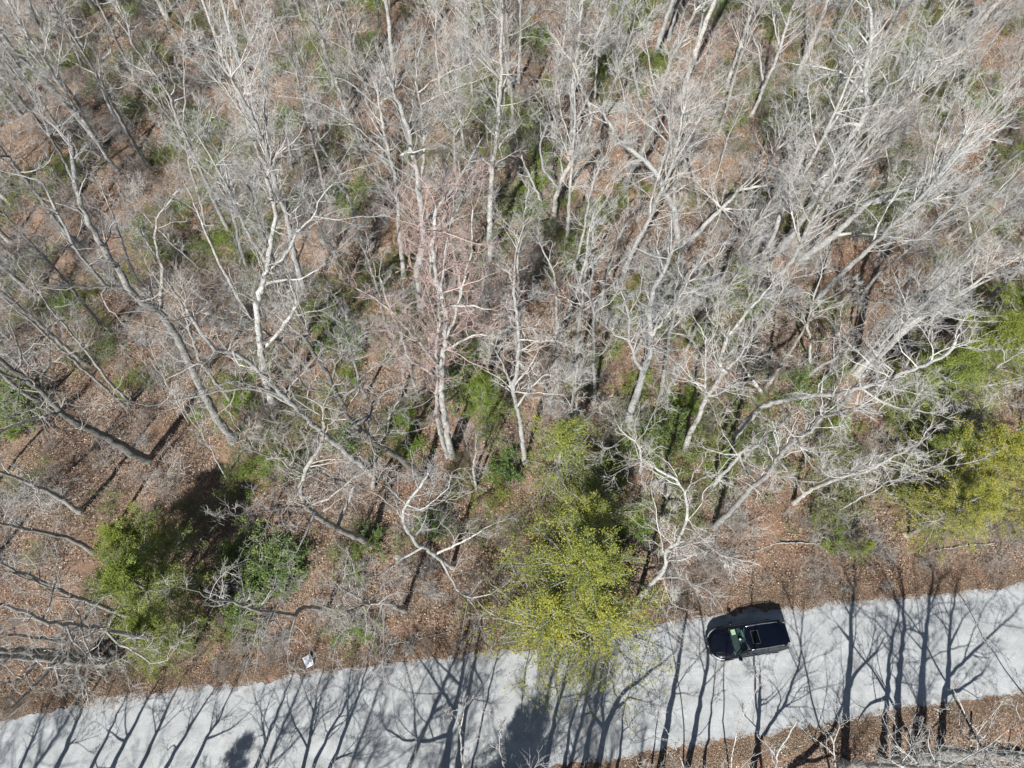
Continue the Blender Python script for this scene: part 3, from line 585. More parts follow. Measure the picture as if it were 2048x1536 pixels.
BM = dict(k=M_DARK, g=M_GREY, p=M_PALE)
for i, d in enumerate([q for q in TR if q]):
    traced(d['t'], d.get('l', ()), d['r'], d.get('short'), d.get('label'), BM.get(d.get('b')), M_RED if d.get('tw') == 'r' else None,
           dens=d.get('dens', 1.5), wig=d.get('wig', .27), fine=d.get('fine', 1.0), reach=d.get('reach', 1.0))

# trees on the south side of the road, known from the shadows they cast over it
SH = [
 ('L 455,1520 470,1200 480,1000 495,800 500,600 515,450 515,300 530,200', ['L 470,1050 530,940 650,830 700,740', 'L 485,780 400,650', 'L 500,630 465,565'], .26),
 ('L 680,1490 700,1300 715,1100 720,900 740,760 780,620 790,540', ['L 740,760 640,640 560,600', 'L 715,1100 600,1150 530,1260'], .22),
 ('L 765,1540 775,1200 780,1000 800,800 815,650 810,500 800,400 760,300', ['L 815,600 730,480 690,430'], .27),
 ('L 850,1500 905,1200 920,950 940,750 960,600 970,480 1000,250 1020,150', ['L 940,720 840,700'], .24),
 ('L 1030,1440 1050,1150 1080,980 1080,850 1100,600 1130,430', ['L 1080,990 1200,860 1300,760 1400,670 1530,540', 'L 1150,900 1220,720 1300,560 1400,440', 'L 1060,1080 1160,1060 1300,940', 'L 1390,670 1536,690', 'L 1090,800 1160,640 1240,560'], .24),
 ('L -40,1700 100,1560 250,1430 400,1280 440,1170 500,1000', ['L 300,1370 200,1300', 'L 150,1520 340,1470 440,1440'], .25),
 ('K 1440,1620 1470,1380 1480,1180 1490,940', ['K 1460,1400 1536,1280 L 100,1150 150,1000 190,900 200,700 215,540', 'L 50,1230 80,1100 20,1010', 'L 150,1000 210,900 320,850', 'L 170,930 120,800 80,500'], .22),
 ('K 1140,1640 1180,1300 1200,1150 1220,900', [], .11),
 ('K 1030,1640 1100,1280 1130,1120 1160,980 1180,880 1150,700 1110,500', [], .2),
 ('K 880,1640 920,1330 970,1060 1000,900 1020,770 1050,580 1060,450', ['K 1000,800 900,680'], .24),
 ('K 820,1620 850,1440 880,1200', [], .08),
 ('K 620,1650 660,1340 660,1220 700,1070 740,1000', ['K 660,1330 720,1250'], .1),
 ('K 490,1700 550,1320 600,1200 680,1060 800,980 960,850', ['K 550,1300 540,1150 560,980', 'K 600,1200 700,1100 800,1130', 'K 560,1300 470,1180 440,1060'], .23),
 ('K 400,1700 480,1260 520,1050 550,900 560,780', ['K 490,1200 400,1220'], .2),
 ('K 290,1720 350,1280 400,1110 440,1020', [], .15),
 ('K 150,1800 260,1200 310,1050 350,850 380,750', [], .2),
 ('J 1120,1780 1160,1360 1200,1180 1240,960 1260,850 1290,600', ['J 1200,1180 1100,1050 1000,900 960,840', 'J 1220,1050 1100,900 1040,820', 'J 1150,1340 1000,1370 900,1360 780,1290'], .25),
 ('J 1190,1800 1260,1150 1300,950 1350,700 1350,530', ['J 1310,930 1360,1020 1370,1140', 'J 1330,800 1480,620', 'J 1260,1160 1200,1140'], .24),
 ('J 370,1800 450,1530 560,1250 620,1090 660,940 700,800', ['J 470,1480 600,1430', 'J 620,1090 700,1000'], .16),
 ('J 250,1800 290,1530 330,1350 350,1180 380,1020 420,900', ['J 340,1180 280,1030 270,960', 'J 300,1420 210,1200 190,1090'], .15),
 ('J 250,1850 350,1520 440,1330 520,1180 590,1050 640,960', ['J 450,1310 560,1230'], .16),
 ('J -110,1850 0,1530 90,1300 150,1150 210,1000 260,880', [], .16),
 ('I 1040,1850 1160,1530 1230,1380 1320,1230 1400,1060', ['I 1250,1350 1400,1300 1500,1200'], .18),
 ('I 860,1850 1000,1530 1130,1310 1230,1150 1320,1000', [], .17),
 ('I 700,1870 850,1530 960,1290 1050,1080 1140,930', ['I 960,1290 1000,1180'], .18),
 ('I 520,1880 680,1530 760,1370 860,1170 990,960', ['I 760,1370 640,1300'], .2),
 ('I 400,1880 550,1530 650,1350 710,1200 790,1050', [], .16),
 ('I 190,1900 350,1530 440,1320 500,1160 590,1020 690,850', ['I 400,1420 470,1350'], .21),
 ('I 0,1900 130,1530 220,1329 300,1150', [], .17),
]
for i, (t_, l_, r_) in enumerate(SH):
    traced(t_, l_, r_, shadow=True, dens=1.7, fine=.9, coarse=False, tip=.14, wig=.18, reach=1.15)
# trees at the bottom whose crowns reach into the picture, with explicit heights
EXT = [
 ('J 1250,1760 1240,1536,3 1230,1400,5.5 1225,1330,7 1245,1200,8', ['J 1230,1360 1210,1250 1170,1200', 'J 1235,1420 1290,1380 1330,1350'], .07, 'slim white sapling at the bottom edge over the road'),
 ('J 1500,1760 1490,1536,3 1460,1400,5 1470,1290,6.5 1400,1200,7.5', ['J 1465,1330 1500,1230'], .06, 'thin brown sapling at the bottom edge over dark shadow'),
 ('L 1480,1800 1420,1640,3 1340,1480,5 1280,1340,6.5 1190,1240,7.5 1110,1060,8.5', ['L 1250,1290 1180,1220 1080,1180', 'L 1290,1350 1350,1250 1400,1150'], .08, 'white limbed tree reaching in at the bottom right corner'),
 ('L 1100,1800 960,1600,3 880,1480,4.5 800,1430,5.5 740,1380,6', ['L 960,1560 860,1400 760,1270', 'L 870,1440 850,1330 860,1250'], .12, 'pale tree reaching over the lower road edge right of the car'),
 ('L 430,1790 410,1640,4 400,1500,6.5 395,1380,8 340,1290,9', ['L 400,1450 330,1400 260,1350', 'L 395,1380 430,1280'], .08, 'thin pale sapling over the lower road edge below the car'),
 ('L -20,1800 20,1640,5 60,1450,8 130,1330,10 180,1250,11', ['L 50,1480 -20,1380'], .09, 'thin branching sapling at the bottom edge below the car'),
 ('L 1760,1330 1640,1240,2 1536,1090,3.5 1480,930,4.6 1420,850,5.2 1310,770,5.8', ['L 1480,930 1440,870 1300,760'], .045, 'pale tree reaching in from the right edge over the road'),
 ('K 1330,1760 1300,1600,3 1330,1400,5 1390,1200,7 1470,1060,8', [], .05, 'wispy sapling over the road below the front of the car'),
 ('K 1030,1760 1040,1560,3 980,1400,5 930,1320,6 850,1200,8', ['K 960,1370 900,1360'], .05, 'wispy sapling at the bottom edge between trunk shadows'),
]
for t_, l_, r_, lab in EXT: traced(t_, l_, r_, label=lab, dens=.7, fine=.7, reach=.45, bark_m=M_PALE, wig=.28)

# ------------------------------------------------------------------ filler trees, copied from eight kinds
def copy_tree(src, loc, rz, s):
    c = src.copy(); COL.objects.link(c); c.location = loc; c.rotation_euler = (0, 0, rz); c.scale = (s, s, s)
    for ch in src.children:
        d = ch.copy(); COL.objects.link(d); d.parent = c
    return c
def proto(seed, h, r, dens, reach, kink, nl, fine, twig_m, bark_m, name='bare_tree', f0=.4):
    g = np.random.default_rng(seed)
    n = 9; P = [np.array([0., 0, -.15])]; d = unit(np.array([g.normal() * .05, g.normal() * .05, 1.]))
    for i in range(n):
        d = unit(d + g.normal(size=3) * kink + np.array([0, 0, .15])); P.append(P[-1] + d * h / n)
    P = np.array(P); L = []
    for k in range(nl):
        i = g.integers(4, 8); a = g.uniform(0, 6.28); dd = unit(np.array([math.cos(a), math.sin(a), g.uniform(.5, 1.6)])); q = [P[i]]
        ln = h * g.uniform(.2, .38)
        for j in range(5): dd = unit(dd + g.normal(size=3) * kink * 1.4 + np.array([0, 0, .12])); q.append(q[-1] + dd * ln / 5)
        L.append((np.array(q), r * .5 * (1 - i / 12)))
    return build_tree(P, L, r, seed, bark_m, twig_m, dens=dens, reach=reach, fine=fine, f0=f0, name=name, wig=.17)
PRO = [proto(901, 18, .20, 2.2, 1.1, .05, 5, 1.0, M_TWIG, M_PALE), proto(902, 16, .17, 2.3, 1.0, .07, 4, 1.0, M_TWIG, M_GREY),
       proto(903, 20, .24, 2.0, 1.2, .06, 6, 1.0, M_TWIG, M_PALE), proto(904, 13, .12, 2.2, .9, .09, 4, 1.0, M_TWIG, M_PALE),
       proto(905, 17, .18, 2.4, 1.0, .04, 3, 1.0, M_TWIG2, M_GREY), proto(906, 14, .15, 2.4, 1.0, .10, 5, 1.0, M_TWIG, M_GREY)]
SAP = [proto(911, 7, .055, 2.6, .6, .10, 2, .9, M_TWIG, M_PALE, 'bare_sapling', .25), proto(912, 5, .045, 3.2, .55, .13, 2, .9, M_TWIG2, M_GREY, 'bare_sapling', .2),
       proto(913, 9, .07, 2.2, .7, .08, 2, .9, M_TWIG, M_PALE, 'bare_sapling', .3)]
used = {}
occ = [np.array(a['root'].location)[:2] for a in ALL]
CEDARS = [  # px, py, height, radius, kind
 (1145, 1185, 10, 4.3, 'y'), (1095, 1268, 7, 5.0, 's'), (1185, 1276, 7, 4.8, 's'), (1110, 968, 9.0, 4.1, 's'), (1160, 1085, 8, 3.8, 's'), (972, 858, 7.5, 2.5, 'l'),
 (352, 1200, 7.5, 4.0, 'd'), (322, 1115, 6.0, 3.4, 'd'), (382, 1285, 7.0, 2.6, 'd'),
 (1815, 1070, 8.5, 3.0, 'y'), (1860, 985, 9.0, 3.8, 'y'), (1815, 950, 7.0, 2.4, 'd'), (1975, 1020, 8.0, 3.4, 'y'), (1790, 840, 9.0, 3.4, 'd'), (1855, 790, 10.0, 4.0, 'd'), (1930, 730, 9.5, 4.0, 'd'), (1700, 1110, 3.0, 0.9, 'y'),
 (1000, 1700, 8.0, 2.3, 'd'), (950, 1740, 8.0, 2.6, 'd'), (330, 1830, 9.0, 2.4, 'd')]
for c_ in CEDARS: occ.append(ground(c_[0], c_[1])[:2])
CARPX = ground(1490, 1280)[:2]
def free(p, dmin):
    return all((p[0] - q[0]) ** 2 + (p[1] - q[1]) ** 2 > dmin * dmin for q in occ)
def place_fill(protos, count, dmin, region, tries=6000, smin=.85, smax=1.2):
    k = 0
    for _ in range(tries):
        if k >= count: break
        x = random.uniform(-62, 62); y = random.uniform(6, 80); px, py = project((x, y, float(hgt(x, y))))
        if y < y_north(x) + 2.2 or not region(px, py) or not free((x, y), dmin): continue
        src = random.choice(protos); loc = (x, y, float(hgt(x, y))); s = random.uniform(smin, smax)
        if src.name not in used: used[src.name] = 1; o = src; o.location = loc; o.rotation_euler = (0, 0, random.uniform(0, 6.28)); o.scale = (s,) * 3
        else: o = copy_tree(src, loc, random.uniform(0, 6.28), s)
        occ.append(np.array([x, y])); k += 1
        ALL.append(dict(root=o, px=(px, py), short=None, label=None, h=(9 if 'sapling' in o.name else 16) * s, r=.1, shadow=False, fill=True))
place_fill(PRO, 95, 3.4, lambda x, y: -120 < x < 2170 and -260 < y < 620)
place_fill([PRO[4], PRO[1], PRO[0]], 38, 2.5, lambda x, y: -60 < x < 2150 and -200 < y < 560, smin=.85, smax=1.1)
place_fill([PRO[3], PRO[5], PRO[1]], 22, 3.2, lambda x, y: 500 < x < 2100 and 560 < y < 900, smin=.7, smax=1.0)
place_fill([PRO[4], PRO[1]], 9, 2.6, lambda x, y: -160 < x < 430 and 620 < y < 1280, smin=.8, smax=1.0)
place_fill(SAP, 70, 2.2, lambda x, y: -60 < x < 2100 and -60 < y < 1150 and not (980 < x < 1290 and 950 < y))
for k_ in range(26):
    x = random.uniform(-34, 1) if k_ < 22 else random.uniform(0, 34); y = float(y_south(x)) - random.uniform(2.5, 13)
    if not free((x, y), 2.0): continue
    loc = (x, y, float(hgt(x, y))); o = copy_tree(PRO[k_ % 6], loc, random.uniform(0, 6.28), random.uniform(.8, 1.1)); occ.append(np.array([x, y]))
    ALL.append(dict(root=o, px=project(loc), short=None, label=None, h=16, r=.1, shadow=True))
for o in PRO + SAP:
    if o.name not in used:
        for ch in list(o.children): bpy.data.objects.remove(ch)
        bpy.data.objects.remove(o)

# ------------------------------------------------------------------ cedars
def cedar_meshes(seed, h, R_, mat, dense=1.0):
    g = np.random.default_rng(seed); mb = MB()
    nb = int(60 * dense + h * 4); z = h * (0.12 + 0.86 * g.uniform(0, 1, nb) ** 0.85); f = z / h
    prof = R_ * (1 - f) ** 0.6 * (0.55 + 0.45 * np.minimum(1, f / .25)) * g.uniform(.4, 1.4, nb)
    a = g.uniform(0, 6.283, nb); S = np.stack([g.normal(0, .05, nb), g.normal(0, .05, nb), z], -1)
    D = np.stack([np.cos(a), np.sin(a), 0.25 + .5 * f], -1); L = np.maximum(.35, prof)
    P, Rr = grow(S, D, L, np.full(nb, .028), np.full(nb, .008), 6, .14, -.03, g); br = MB(); br.add(*tubes(P, Rr, 4))
    S2, D2, r2, f2, i2 = sprout(P, Rr, 9, .2, 1, .5, 1.1, g); L2 = L[i2] * g.uniform(.2, .45, len(i2)) * (1.15 - .5 * f2)
    P2, R2 = grow(S2, D2 * np.array([1, 1, .5]), L2, np.full(len(i2), .009), np.full(len(i2), .004), 4, .18, -.01, g); br.add(*tubes(P2, R2, 3))
    # sprays
    per = int(32 * dense)
    S3, D3, r3, f3, i3 = sprout(P2, R2, per, .05, 1.05, .3, 1.1, g)
    S3 = S3 + g.normal(size=S3.shape) * .09
    D3 = unit(D3 + np.array([0, 0, .1])); U3 = unit(np.cross(D3, unit(g.normal(size=D3.shape) * .8 + np.array([0, 0, 1.]))))
    n = len(S3); V, T = kites(S3, D3, U3, g.uniform(.05, .13, n), g.uniform(.02, .045, n), .12)
    # young yellow tips: hue follows how far out on the shoot the spray sits, varied shoot by shoot
    shoot = g.uniform(-.25, .3, len(i2))[i3]; tint = np.clip(.15 + .45 * f3 + shoot + g.normal(0, .13, n), 0, 1)
    mb.add(V, None, T, np.repeat(tint, 4))
    return mb.mesh('foliage', mat, False), br.mesh('branches', M_GREY)
def trunk_mesh(h, r, seed):
    g = np.random.default_rng(seed); P = np.array([[g.normal() * .04, g.normal() * .04, h * i / 7 - .1] for i in range(8)]); rr = r * (1 - np.linspace(0, .85, 8))
    return line_mesh('trunk', P, rr, 7, M_GREY, g)
CL = {'s': (M_CEDAR_Y, ''), 'y': (M_CEDAR_Y, 'yellow-green cedar'), 'd': (M_CEDAR_D, 'dark green cedar'), 'l': (M_LIME, 'lime green young conifer')}
CV = {}
for kk, (mt, _) in CL.items():
    CV[kk] = [(cedar_meshes(40 + j + ord(kk), 8, 3.0, mt, {'l': .9, 's': .62, 'd': 1.1}.get(kk, 1.0)), trunk_mesh(7.6, .13, j)) for j in range({'y': 3, 'd': 2, 'l': 1, 's': 2}[kk])]
CLAB = ['biggest yellow-green cedar in the middle beside the road', 'yellow-green cedar hanging over the road edge in the middle, left one', 'yellow-green cedar hanging over the road edge in the middle, right one',
 'yellow-green cedar crossed by the white trunk above the middle cedar', 'thin see-through cedar between the two large yellow-green ones', 'bright lime green young conifer above and left of the middle cedars',
 'big dark green cedar on the left side', 'smaller dark green cedar above the big left cedar', 'little dark green cedar at the road edge on the left',
 'yellow-green cedar nearest the road on the right', 'large yellow cedar near the right edge', 'narrow green cedar among the yellow right-hand cedars', 'yellow cedar cut by the right edge',
 'dark green cedar among white limbs at the right', 'large green cedar at the right, middle of the upper group', 'green cedar at the right edge, topmost', 'small thin yellow cedar seedling above the rear of the car',
 'evergreen below the frame shading the middle of the road', 'second evergreen below the frame shading the road left of the middle cedar', 'evergreen below the frame shading the far left road']
for i, (px, py, h, R_, kk) in enumerate(CEDARS):
    g0 = ground(px, py); o = empty('cedar_tree', g0, i * 1.37)
    (fm, bm), tm = CV[kk][i % len(CV[kk])]
    sx_ = R_ / 3.0; sz_ = h / 8.0
    for nm, me in (('trunk', tm), ('branches', bm), ('foliage', fm)):
        c = link(nm, me, o)
        if nm != 'trunk': tag(c, kind='stuff')
    o.scale = (sx_, sx_, sz_); tag(o, CLAB[i], 'tree')

# ------------------------------------------------------------------ shrubs
def shrub_meshes(seed, mat, leaf, n_st, per, rad, h, flat_=.6):
    g = np.random.default_rng(seed); br = MB()
    S = np.stack([g.normal(0, rad * .35, n_st), g.normal(0, rad * .35, n_st), np.full(n_st, -.05)], -1)
    D = unit(np.concatenate([S[:, :2] / rad * 1.0, np.full((n_st, 1), 1.)], 1)); L = g.uniform(.6, 1.15, n_st) * h
    P, Rr = grow(S, D, L, np.full(n_st, .016), np.full(n_st, .006), 5, .22, -.02, g); br.add(*tubes(P, Rr, 3))
    S2, D2, r2, f2, i2 = sprout(P, Rr, 6, .3, 1, .5, 1.2, g); P2, R2 = grow(S2, D2, L[i2] * g.uniform(.25, .5, len(i2)), np.full(len(i2), .008), np.full(len(i2), .004), 3, .25, 0, g); br.add(*tubes(P2, R2, 3))
    S3, D3, r3, f3, i3 = sprout(P2, R2, per, .1, 1.05, .5, 1.4, g); S3 = S3 + g.normal(size=S3.shape) * .07
    U3 = unit(np.cross(D3, unit(g.normal(size=D3.shape) * .6 + np.array([0, 0, 1.])))); D3 = unit(D3 * np.array([1, 1, flat_]))
    n = len(S3); V, T = kites(S3, D3, U3, g.uniform(.7, 1.3, n) * leaf, g.uniform(.35, .5, n) * leaf, .1)
    tint = np.clip(g.uniform(.1, .6, len(i2))[i3] + g.normal(0, .2, n), 0, 1)
    fo = MB(); fo.add(V, None, T, np.repeat(tint, 4))
    return fo.mesh('foliage', mat, False), br.mesh('stems', M_TWIG2)
SV = {'h': [shrub_meshes(70 + j, M_HOLLY, .14, 26, 16, 1.3, 1.6) for j in range(2)], 'l': [shrub_meshes(80 + j, M_LIME, .11, 22, 13, 1.1, 1.5) for j in range(2)],
      'd': [shrub_meshes(90 + j, M_DULL, .09, 26, 12, 1.5, 1.5) for j in range(3)], 'v': [shrub_meshes(97, M_CEDAR_D, .09, 26, 14, 1.3, 1.4)]}
SHR = [('h', 520, 1120, 1.3), ('h', 555, 1155, 1.3), ('h', 500, 1190, 1.2), ('h', 585, 1120, 1.0), ('h', 480, 1120, .8), ('h', 870, 1055, .8), ('h', 740, 1080, .7), ('l', 720, 1115, .8), ('l', 700, 1160, .6),
 ('d', 680, 1090, 1.), ('l', 700, 1255, .8), ('l', 740, 1265, .6), ('h', 700, 700, 1.1), ('d', 735, 680, 1.1), ('h', 640, 690, .9), ('h', 690, 880, 1.0), ('h', 600, 940, .8), ('d', 830, 700, 1.4), ('d', 810, 660, 1.1),
 ('h', 1330, 870, 1.3), ('h', 1300, 910, 1.1), ('d', 1400, 860, 1.2), ('v', 1350, 930, 1.1), ('l', 1260, 1035, 1.1), ('l', 1290, 1060, .9), ('d', 1400, 1020, 1.2), ('l', 1420, 960, .8), ('h', 1010, 935, 1.0), ('h', 930, 780, 1.1),
 ('v', 700, 400, 1.3), ('l', 715, 430, 1.0), ('v', 690, 300, 1.4), ('d', 640, 330, 1.4), ('v', 500, 510, 1.3), ('v', 470, 480, 1.1), ('d', 290, 120, 1.6), ('l', 270, 230, 1.2), ('v', 320, 130, 1.2), ('l', 580, 40, 1.4), ('v', 960, 190, 1.5), ('v', 985, 170, 1.2),
 ('l', 1090, 315, 1.3), ('l', 1085, 370, 1.1), ('v', 1050, 240, 1.2), ('d', 1000, 420, 1.5), ('l', 1070, 95, 1.2), ('v', 1240, 1.0 * 70, 1.3), ('l', 1265, 60, 1.1), ('l', 1560, 40, 1.5), ('v', 1700, 215, 1.7), ('v', 1680, 190, 1.4), ('l', 1650, 310, 1.2),
 ('v', 1860, 250, 1.3), ('l', 1970, 215, 1.7), ('v', 1800, 360, 1.6), ('l', 1840, 405, 1.1), ('v', 1750, 440, 1.5), ('d', 1770, 330, 1.7), ('v', 1490, 420, 1.4), ('d', 1380, 420, 1.3), ('v', 1190, 700, 1.3), ('d', 1330, 650, 1.3), ('h', 1590, 790, 1.1),
 ('v', 1640, 745, 1.2), ('d', 1560, 900, 1.5), ('d', 1640, 930, 1.5), ('v', 1890, 620, 1.3), ('v', 1960, 610, 1.4), ('h', 30, 800, 1.3), ('l', 20, 860, 1.0), ('h', 70, 830, 1.1), ('v', 330, 1320, .8), ('d', 1620, 1010, 1.4), ('d', 1700, 980, 1.3),
 ('v', 120, 60, 1.3), ('d', 420, 60, 1.6), ('d', 180, 350, 1.4), ('d', 900, 330, 1.4), ('v', 1450, 250, 1.3), ('d', 1610, 130, 1.6), ('d', 1200, 200, 1.4), ('l', 1150, 150, 1.), ('d', 1480, 700, 1.3), ('v', 960, 520, 1.2), ('d', 1150, 470, 1.2),
 ('d', 2000, 330, 1.5), ('v', 2020, 480, 1.4), ('d', 1920, 480, 1.4), ('l', 1800, 960, 1.), ('l', 1660, 1085, .8), ('l', 480, 1250, .8), ('v', 500, 1270, .8), ('l', 220, 1080, .5), ('d', 270, 560, 1.1), ('v', 840, 820, .9), ('l', 1180, 960, .8), ('h', 800, 850, .8)]
for i, (kk, px, py, s) in enumerate(SHR):
    o = empty('shrub', ground(px, py), i * 2.1); fm, sm = SV[kk][i % len(SV[kk])]
    tag(link('stems', sm, o), kind='stuff'); tag(link('foliage', fm, o), kind='stuff'); o.scale = (s * random.uniform(.9, 1.2), s * random.uniform(.9, 1.2), s * random.uniform(.75, 1.05))
    ALL.append(dict(root=o, px=(px, py), short=None, label=None, h=0, r=0, shadow=False, shrub={'h': 'glossy dark green', 'l': 'bright light green', 'd': 'dull olive green', 'v': 'fine-leaved green'}[kk]))

def cover_keep(x, y):
    f = np.sin(x * .23 + 1.7 * np.sin(y * .17 + 2)) * np.cos(y * .31 + .9 * np.sin(x * .19)) + .45 * np.sin(x * .8 - y * .6)
    return in_view(x, y) & (y > y_north(x) + 3) & (rng.uniform(0, 1, len(x)) < np.clip((f + .08) * 1.1, 0, .8) * np.clip((y - 5) / 13, .15, 1))
cov = [SV['d'][0][0], SV['v'][0][0], SV['d'][1][0], SV['l'][0][0], SV['d'][2][0]]
scatter('green_ground_cover', area_points(1.35, -66, 66, 4, 78, .6, cover_keep), cov, .5, 1.15, 31)

# ------------------------------------------------------------------ rocks, logs
def rock(px, py, s, seed, lab):
    import bmesh
    bm = bmesh.new(); bmesh.ops.create_icosphere(bm, subdivisions=3, radius=1); g = np.random.default_rng(seed); ph = g.uniform(0, 6, 9); pl = unit(g.normal(size=(7, 3))); dl = g.uniform(.62, .9, 7)
    for v_ in bm.verts:
        c = np.array(v_.co)
        for q, dd in zip(pl, dl):
            k = np.dot(c, q)
            if k > dd: c = c - q * (k - dd) * .9
        c = c * (1 + .06 * math.sin(4 * c[0] + ph[0]) * math.sin(5 * c[1] + ph[1]) + .03 * math.sin(11 * c[2] + ph[2] + 6 * c[0]))
        s_r = s
        v_.co = (c[0] * s, c[1] * s * .72, c[2] * s * .36)
    me = bpy.data.meshes.new('rock'); bm.to_mesh(me); bm.free(); me.materials.append(M_ROCK)
    for p in me.polygons: p.use_smooth = False
    g0 = ground(px, py); o = link('rock', me, None, g0 + np.array([0, 0, s * .02])); o.rotation_euler = (g.normal() * .15, g.normal() * .15, g.uniform(0, 6))
    tag(o, lab, 'rock')
for i, (px, py, s, lab) in enumerate([(1310, 975, .55, 'pale lichen-covered rock, leftmost of the outcrop right of the cedar'), (1338, 985, .8, 'largest pale boulder of the outcrop right of the cedar'), (1345, 1012, .6, 'speckled flat rock below the largest outcrop boulder'),
   (1330, 1035, .45, 'small pale rock at the lower tip of the outcrop'), (1350, 958, .4, 'small rock at the upper tip of the outcrop'), (1098, 1072, .45, 'pale rock at the upper left edge of the biggest middle cedar'),
   (1350, 1185, .55, 'wide grey lichen rock between the cedar and the road edge'), (1238, 1212, .5, 'pale rock tucked under the right edge of the middle cedar'), (1322, 1105, .35, 'small grey rock near the foot of the white leaning tree'),
   (1695, 1072, .4, 'small pale stone alone on leaves above the rear of the car'), (798, 1115, .3, 'small pale stone left of the crooked pale tree'), (1490, 945, .5, 'pale rock under branches above the car'),
   (1000, 330, .8, 'brown streamside boulder in the upper middle woods'), (1120, 290, .9, 'tan streamside rock below the straight pale trunk'), (1235, 215, 1.2, 'large tan boulder on the stream bank at the top'), (940, 310, .7, 'grey rock left along the stream bank'),
   (1815, 1068, .35, 'half-buried stone under the right-hand cedars')]): rock(px, py, s, 300 + i, lab)
def log(pix, r, lab, mat, name='fallen_log', lift_=.7, twigs=True):
    P = np.array([ground(*p) + np.array([0, 0, r * lift_]) for p in pix]); g = np.random.default_rng(int(pix[0][0])); o = empty(name, P[0]); q, rr = resample(P - P[0], np.linspace(r, r * .6, len(P)), .3, .03, g)
    link('stem', line_mesh('stem', q, rr, 10 if r > .1 else 5, mat, g), o)
    if twigs:
        S, D, r_, f, _ = sprout(q[None], rr[None], 7, .2, 1, .5, 1.2, g); D[:, 2] = abs(D[:, 2]); Pb, Rb = grow(S, D, g.uniform(.4, 1.3, 7), np.full(7, r * .25), np.full(7, .008), 5, .2, 0, g)
        V, Q = tubes(Pb, Rb, 4); link('branch_stubs', mesh_np('branch_stubs', V, Q, mat), o)
    tag(o, lab, 'log' if r > .1 else 'branch')
log([(1815, 1526), (1900, 1516), (1980, 1510), (2060, 1507), (2160, 1503)], .24, 'long mossy grey fallen log at the bottom right corner', M_LOG)
log([(1600, 1560), (1740, 1545), (1880, 1537), (2000, 1545)], .2, 'shaded fallen log along the bottom edge right of middle', M_LOG)
log([(281, 967), (335, 953), (392, 938)], .04, 'bare orange-tan stick lying above the dark green cedar', plain('peeled_wood', (.5, .33, .24), .8), 'fallen_branch', 1.5, False)
log([(1032, 1210), (1046, 1180), (1060, 1130)], .05, 'grey fallen branch beside the left edge of the middle cedar', M_GREY, 'fallen_branch', 1.5)
log([(780, 1290), (840, 1277), (905, 1262)], .05, 'thin fallen branch on leaves by the road edge left of middle', M_GREY, 'fallen_branch', 1.2)
log([(1500, 1105), (1560, 1085), (1640, 1088)], .06, 'pale fallen branch on leaves above the car', M_GREY, 'fallen_branch', 1.2)
log([(1865, 1102), (1930, 1092), (1990, 1088)], .06, 'grey fallen branch below the right-hand cedars', M_GREY, 'fallen_branch', 1.2)
log([(110, 620), (150, 660), (200, 725)], .09, 'grey fallen pole in the left woods', M_GREY, 'fallen_branch', 1.2)
for i, (px, py) in enumerate([(1940, 1480), (1852, 1532), (1797, 1533)]):
    g0 = ground(px, py); P = np.array([g0 + np.array([.0, 0, -.1]), g0 + np.array([.03, .02, .8]), g0 + np.array([.05, .05, 1.6])])
    q, rr = resample(P - g0, np.array([.07, .06, .05]), .3, .01); o = link('snag', line_mesh('snag', q, rr, 7, M_PALE), None, g0)
    tag(o, ['short pale broken snag standing above the fallen log', 'short white stub beside the fallen log at the bottom', 'short white stub leaning at the bottom edge under a trunk shadow'][i], 'stump')

# ------------------------------------------------------------------ car
M_PAINT = plain('black_car_paint', (.002, .003, .008), .3, 0, .22); 
_b = M_PAINT.node_tree.nodes['Principled BSDF']; _b.inputs['Coat Weight'].default_value = .45; _b.inputs['Coat Roughness'].default_value = .04
M_TRIM = plain('matte_black_trim', (.012, .012, .013), .6); M_RUB = plain('tyre_rubber', (.02, .02, .02), .85, 0, .3, 30)
M_RIM = plain('alloy_rim', (.45, .46, .48), .3, .9); M_CHR = plain('brushed_silver', (.55, .57, .60), .28, .9); M_INT = plain('dark_grey_interior', (.05, .065, .065), .8, 0, .3, 8)
M_SEAT = plain('teal_grey_seat', (.09, .16, .17), .8, 0, .3, 12); M_PAPER = plain('cream_paper', (.75, .72, .55), .8, 0, .2, 5, .05)
M_RED2 = plain('red_lamp', (.12, .006, .006), .15); M_LAMP = plain('clear_lamp', (.65, .67, .7), .12, .4); M_PLATE = plain('plate_white', (.7, .7, .72), .4)
def glassm(name, col, tr):
    m, t, b = newmat(name, .02, .5); b.inputs['Base Color'].default_value = (*col, 1)
    g = N(t, 'ShaderNodeBsdfTransparent'); g.inputs[0].default_value = (tr * .85, tr, tr * .96, 1); ms = N(t, 'ShaderNodeMixShader')
    fr = N(t, 'ShaderNodeFresnel'); fr.inputs[0].default_value = 1.5
    gl = N(t, 'ShaderNodeBsdfGlossy'); gl.inputs['Roughness'].default_value = .02
    t.links.new(fr.outputs[0], ms.inputs[0]); t.links.new(g.outputs[0], ms.inputs[1]); t.links.new(gl.outputs[0], ms.inputs[2]); t.links.new(ms.outputs[0], t.nodes['Material Output'].inputs[0])
    return m
M_WS = glassm('windscreen_glass', (.1, .15, .15), .8); M_TINT = plain('tinted_glass', (.008, .010, .010), .12, 0, .35)
pa, pb = ground(1413, 1297), ground(1575, 1272); hd = math.atan2(pa[1] - pb[1], pa[0] - pb[0])
ctr = ground(1486, 1283); CAR = empty('parked_suv', (ctr[0], ctr[1], .045), hd); CS = .935; CAR.scale = (CS, CS, CS)
tag(CAR, 'black SUV parked on the road facing left, dark windows and closed sunroof', 'car')
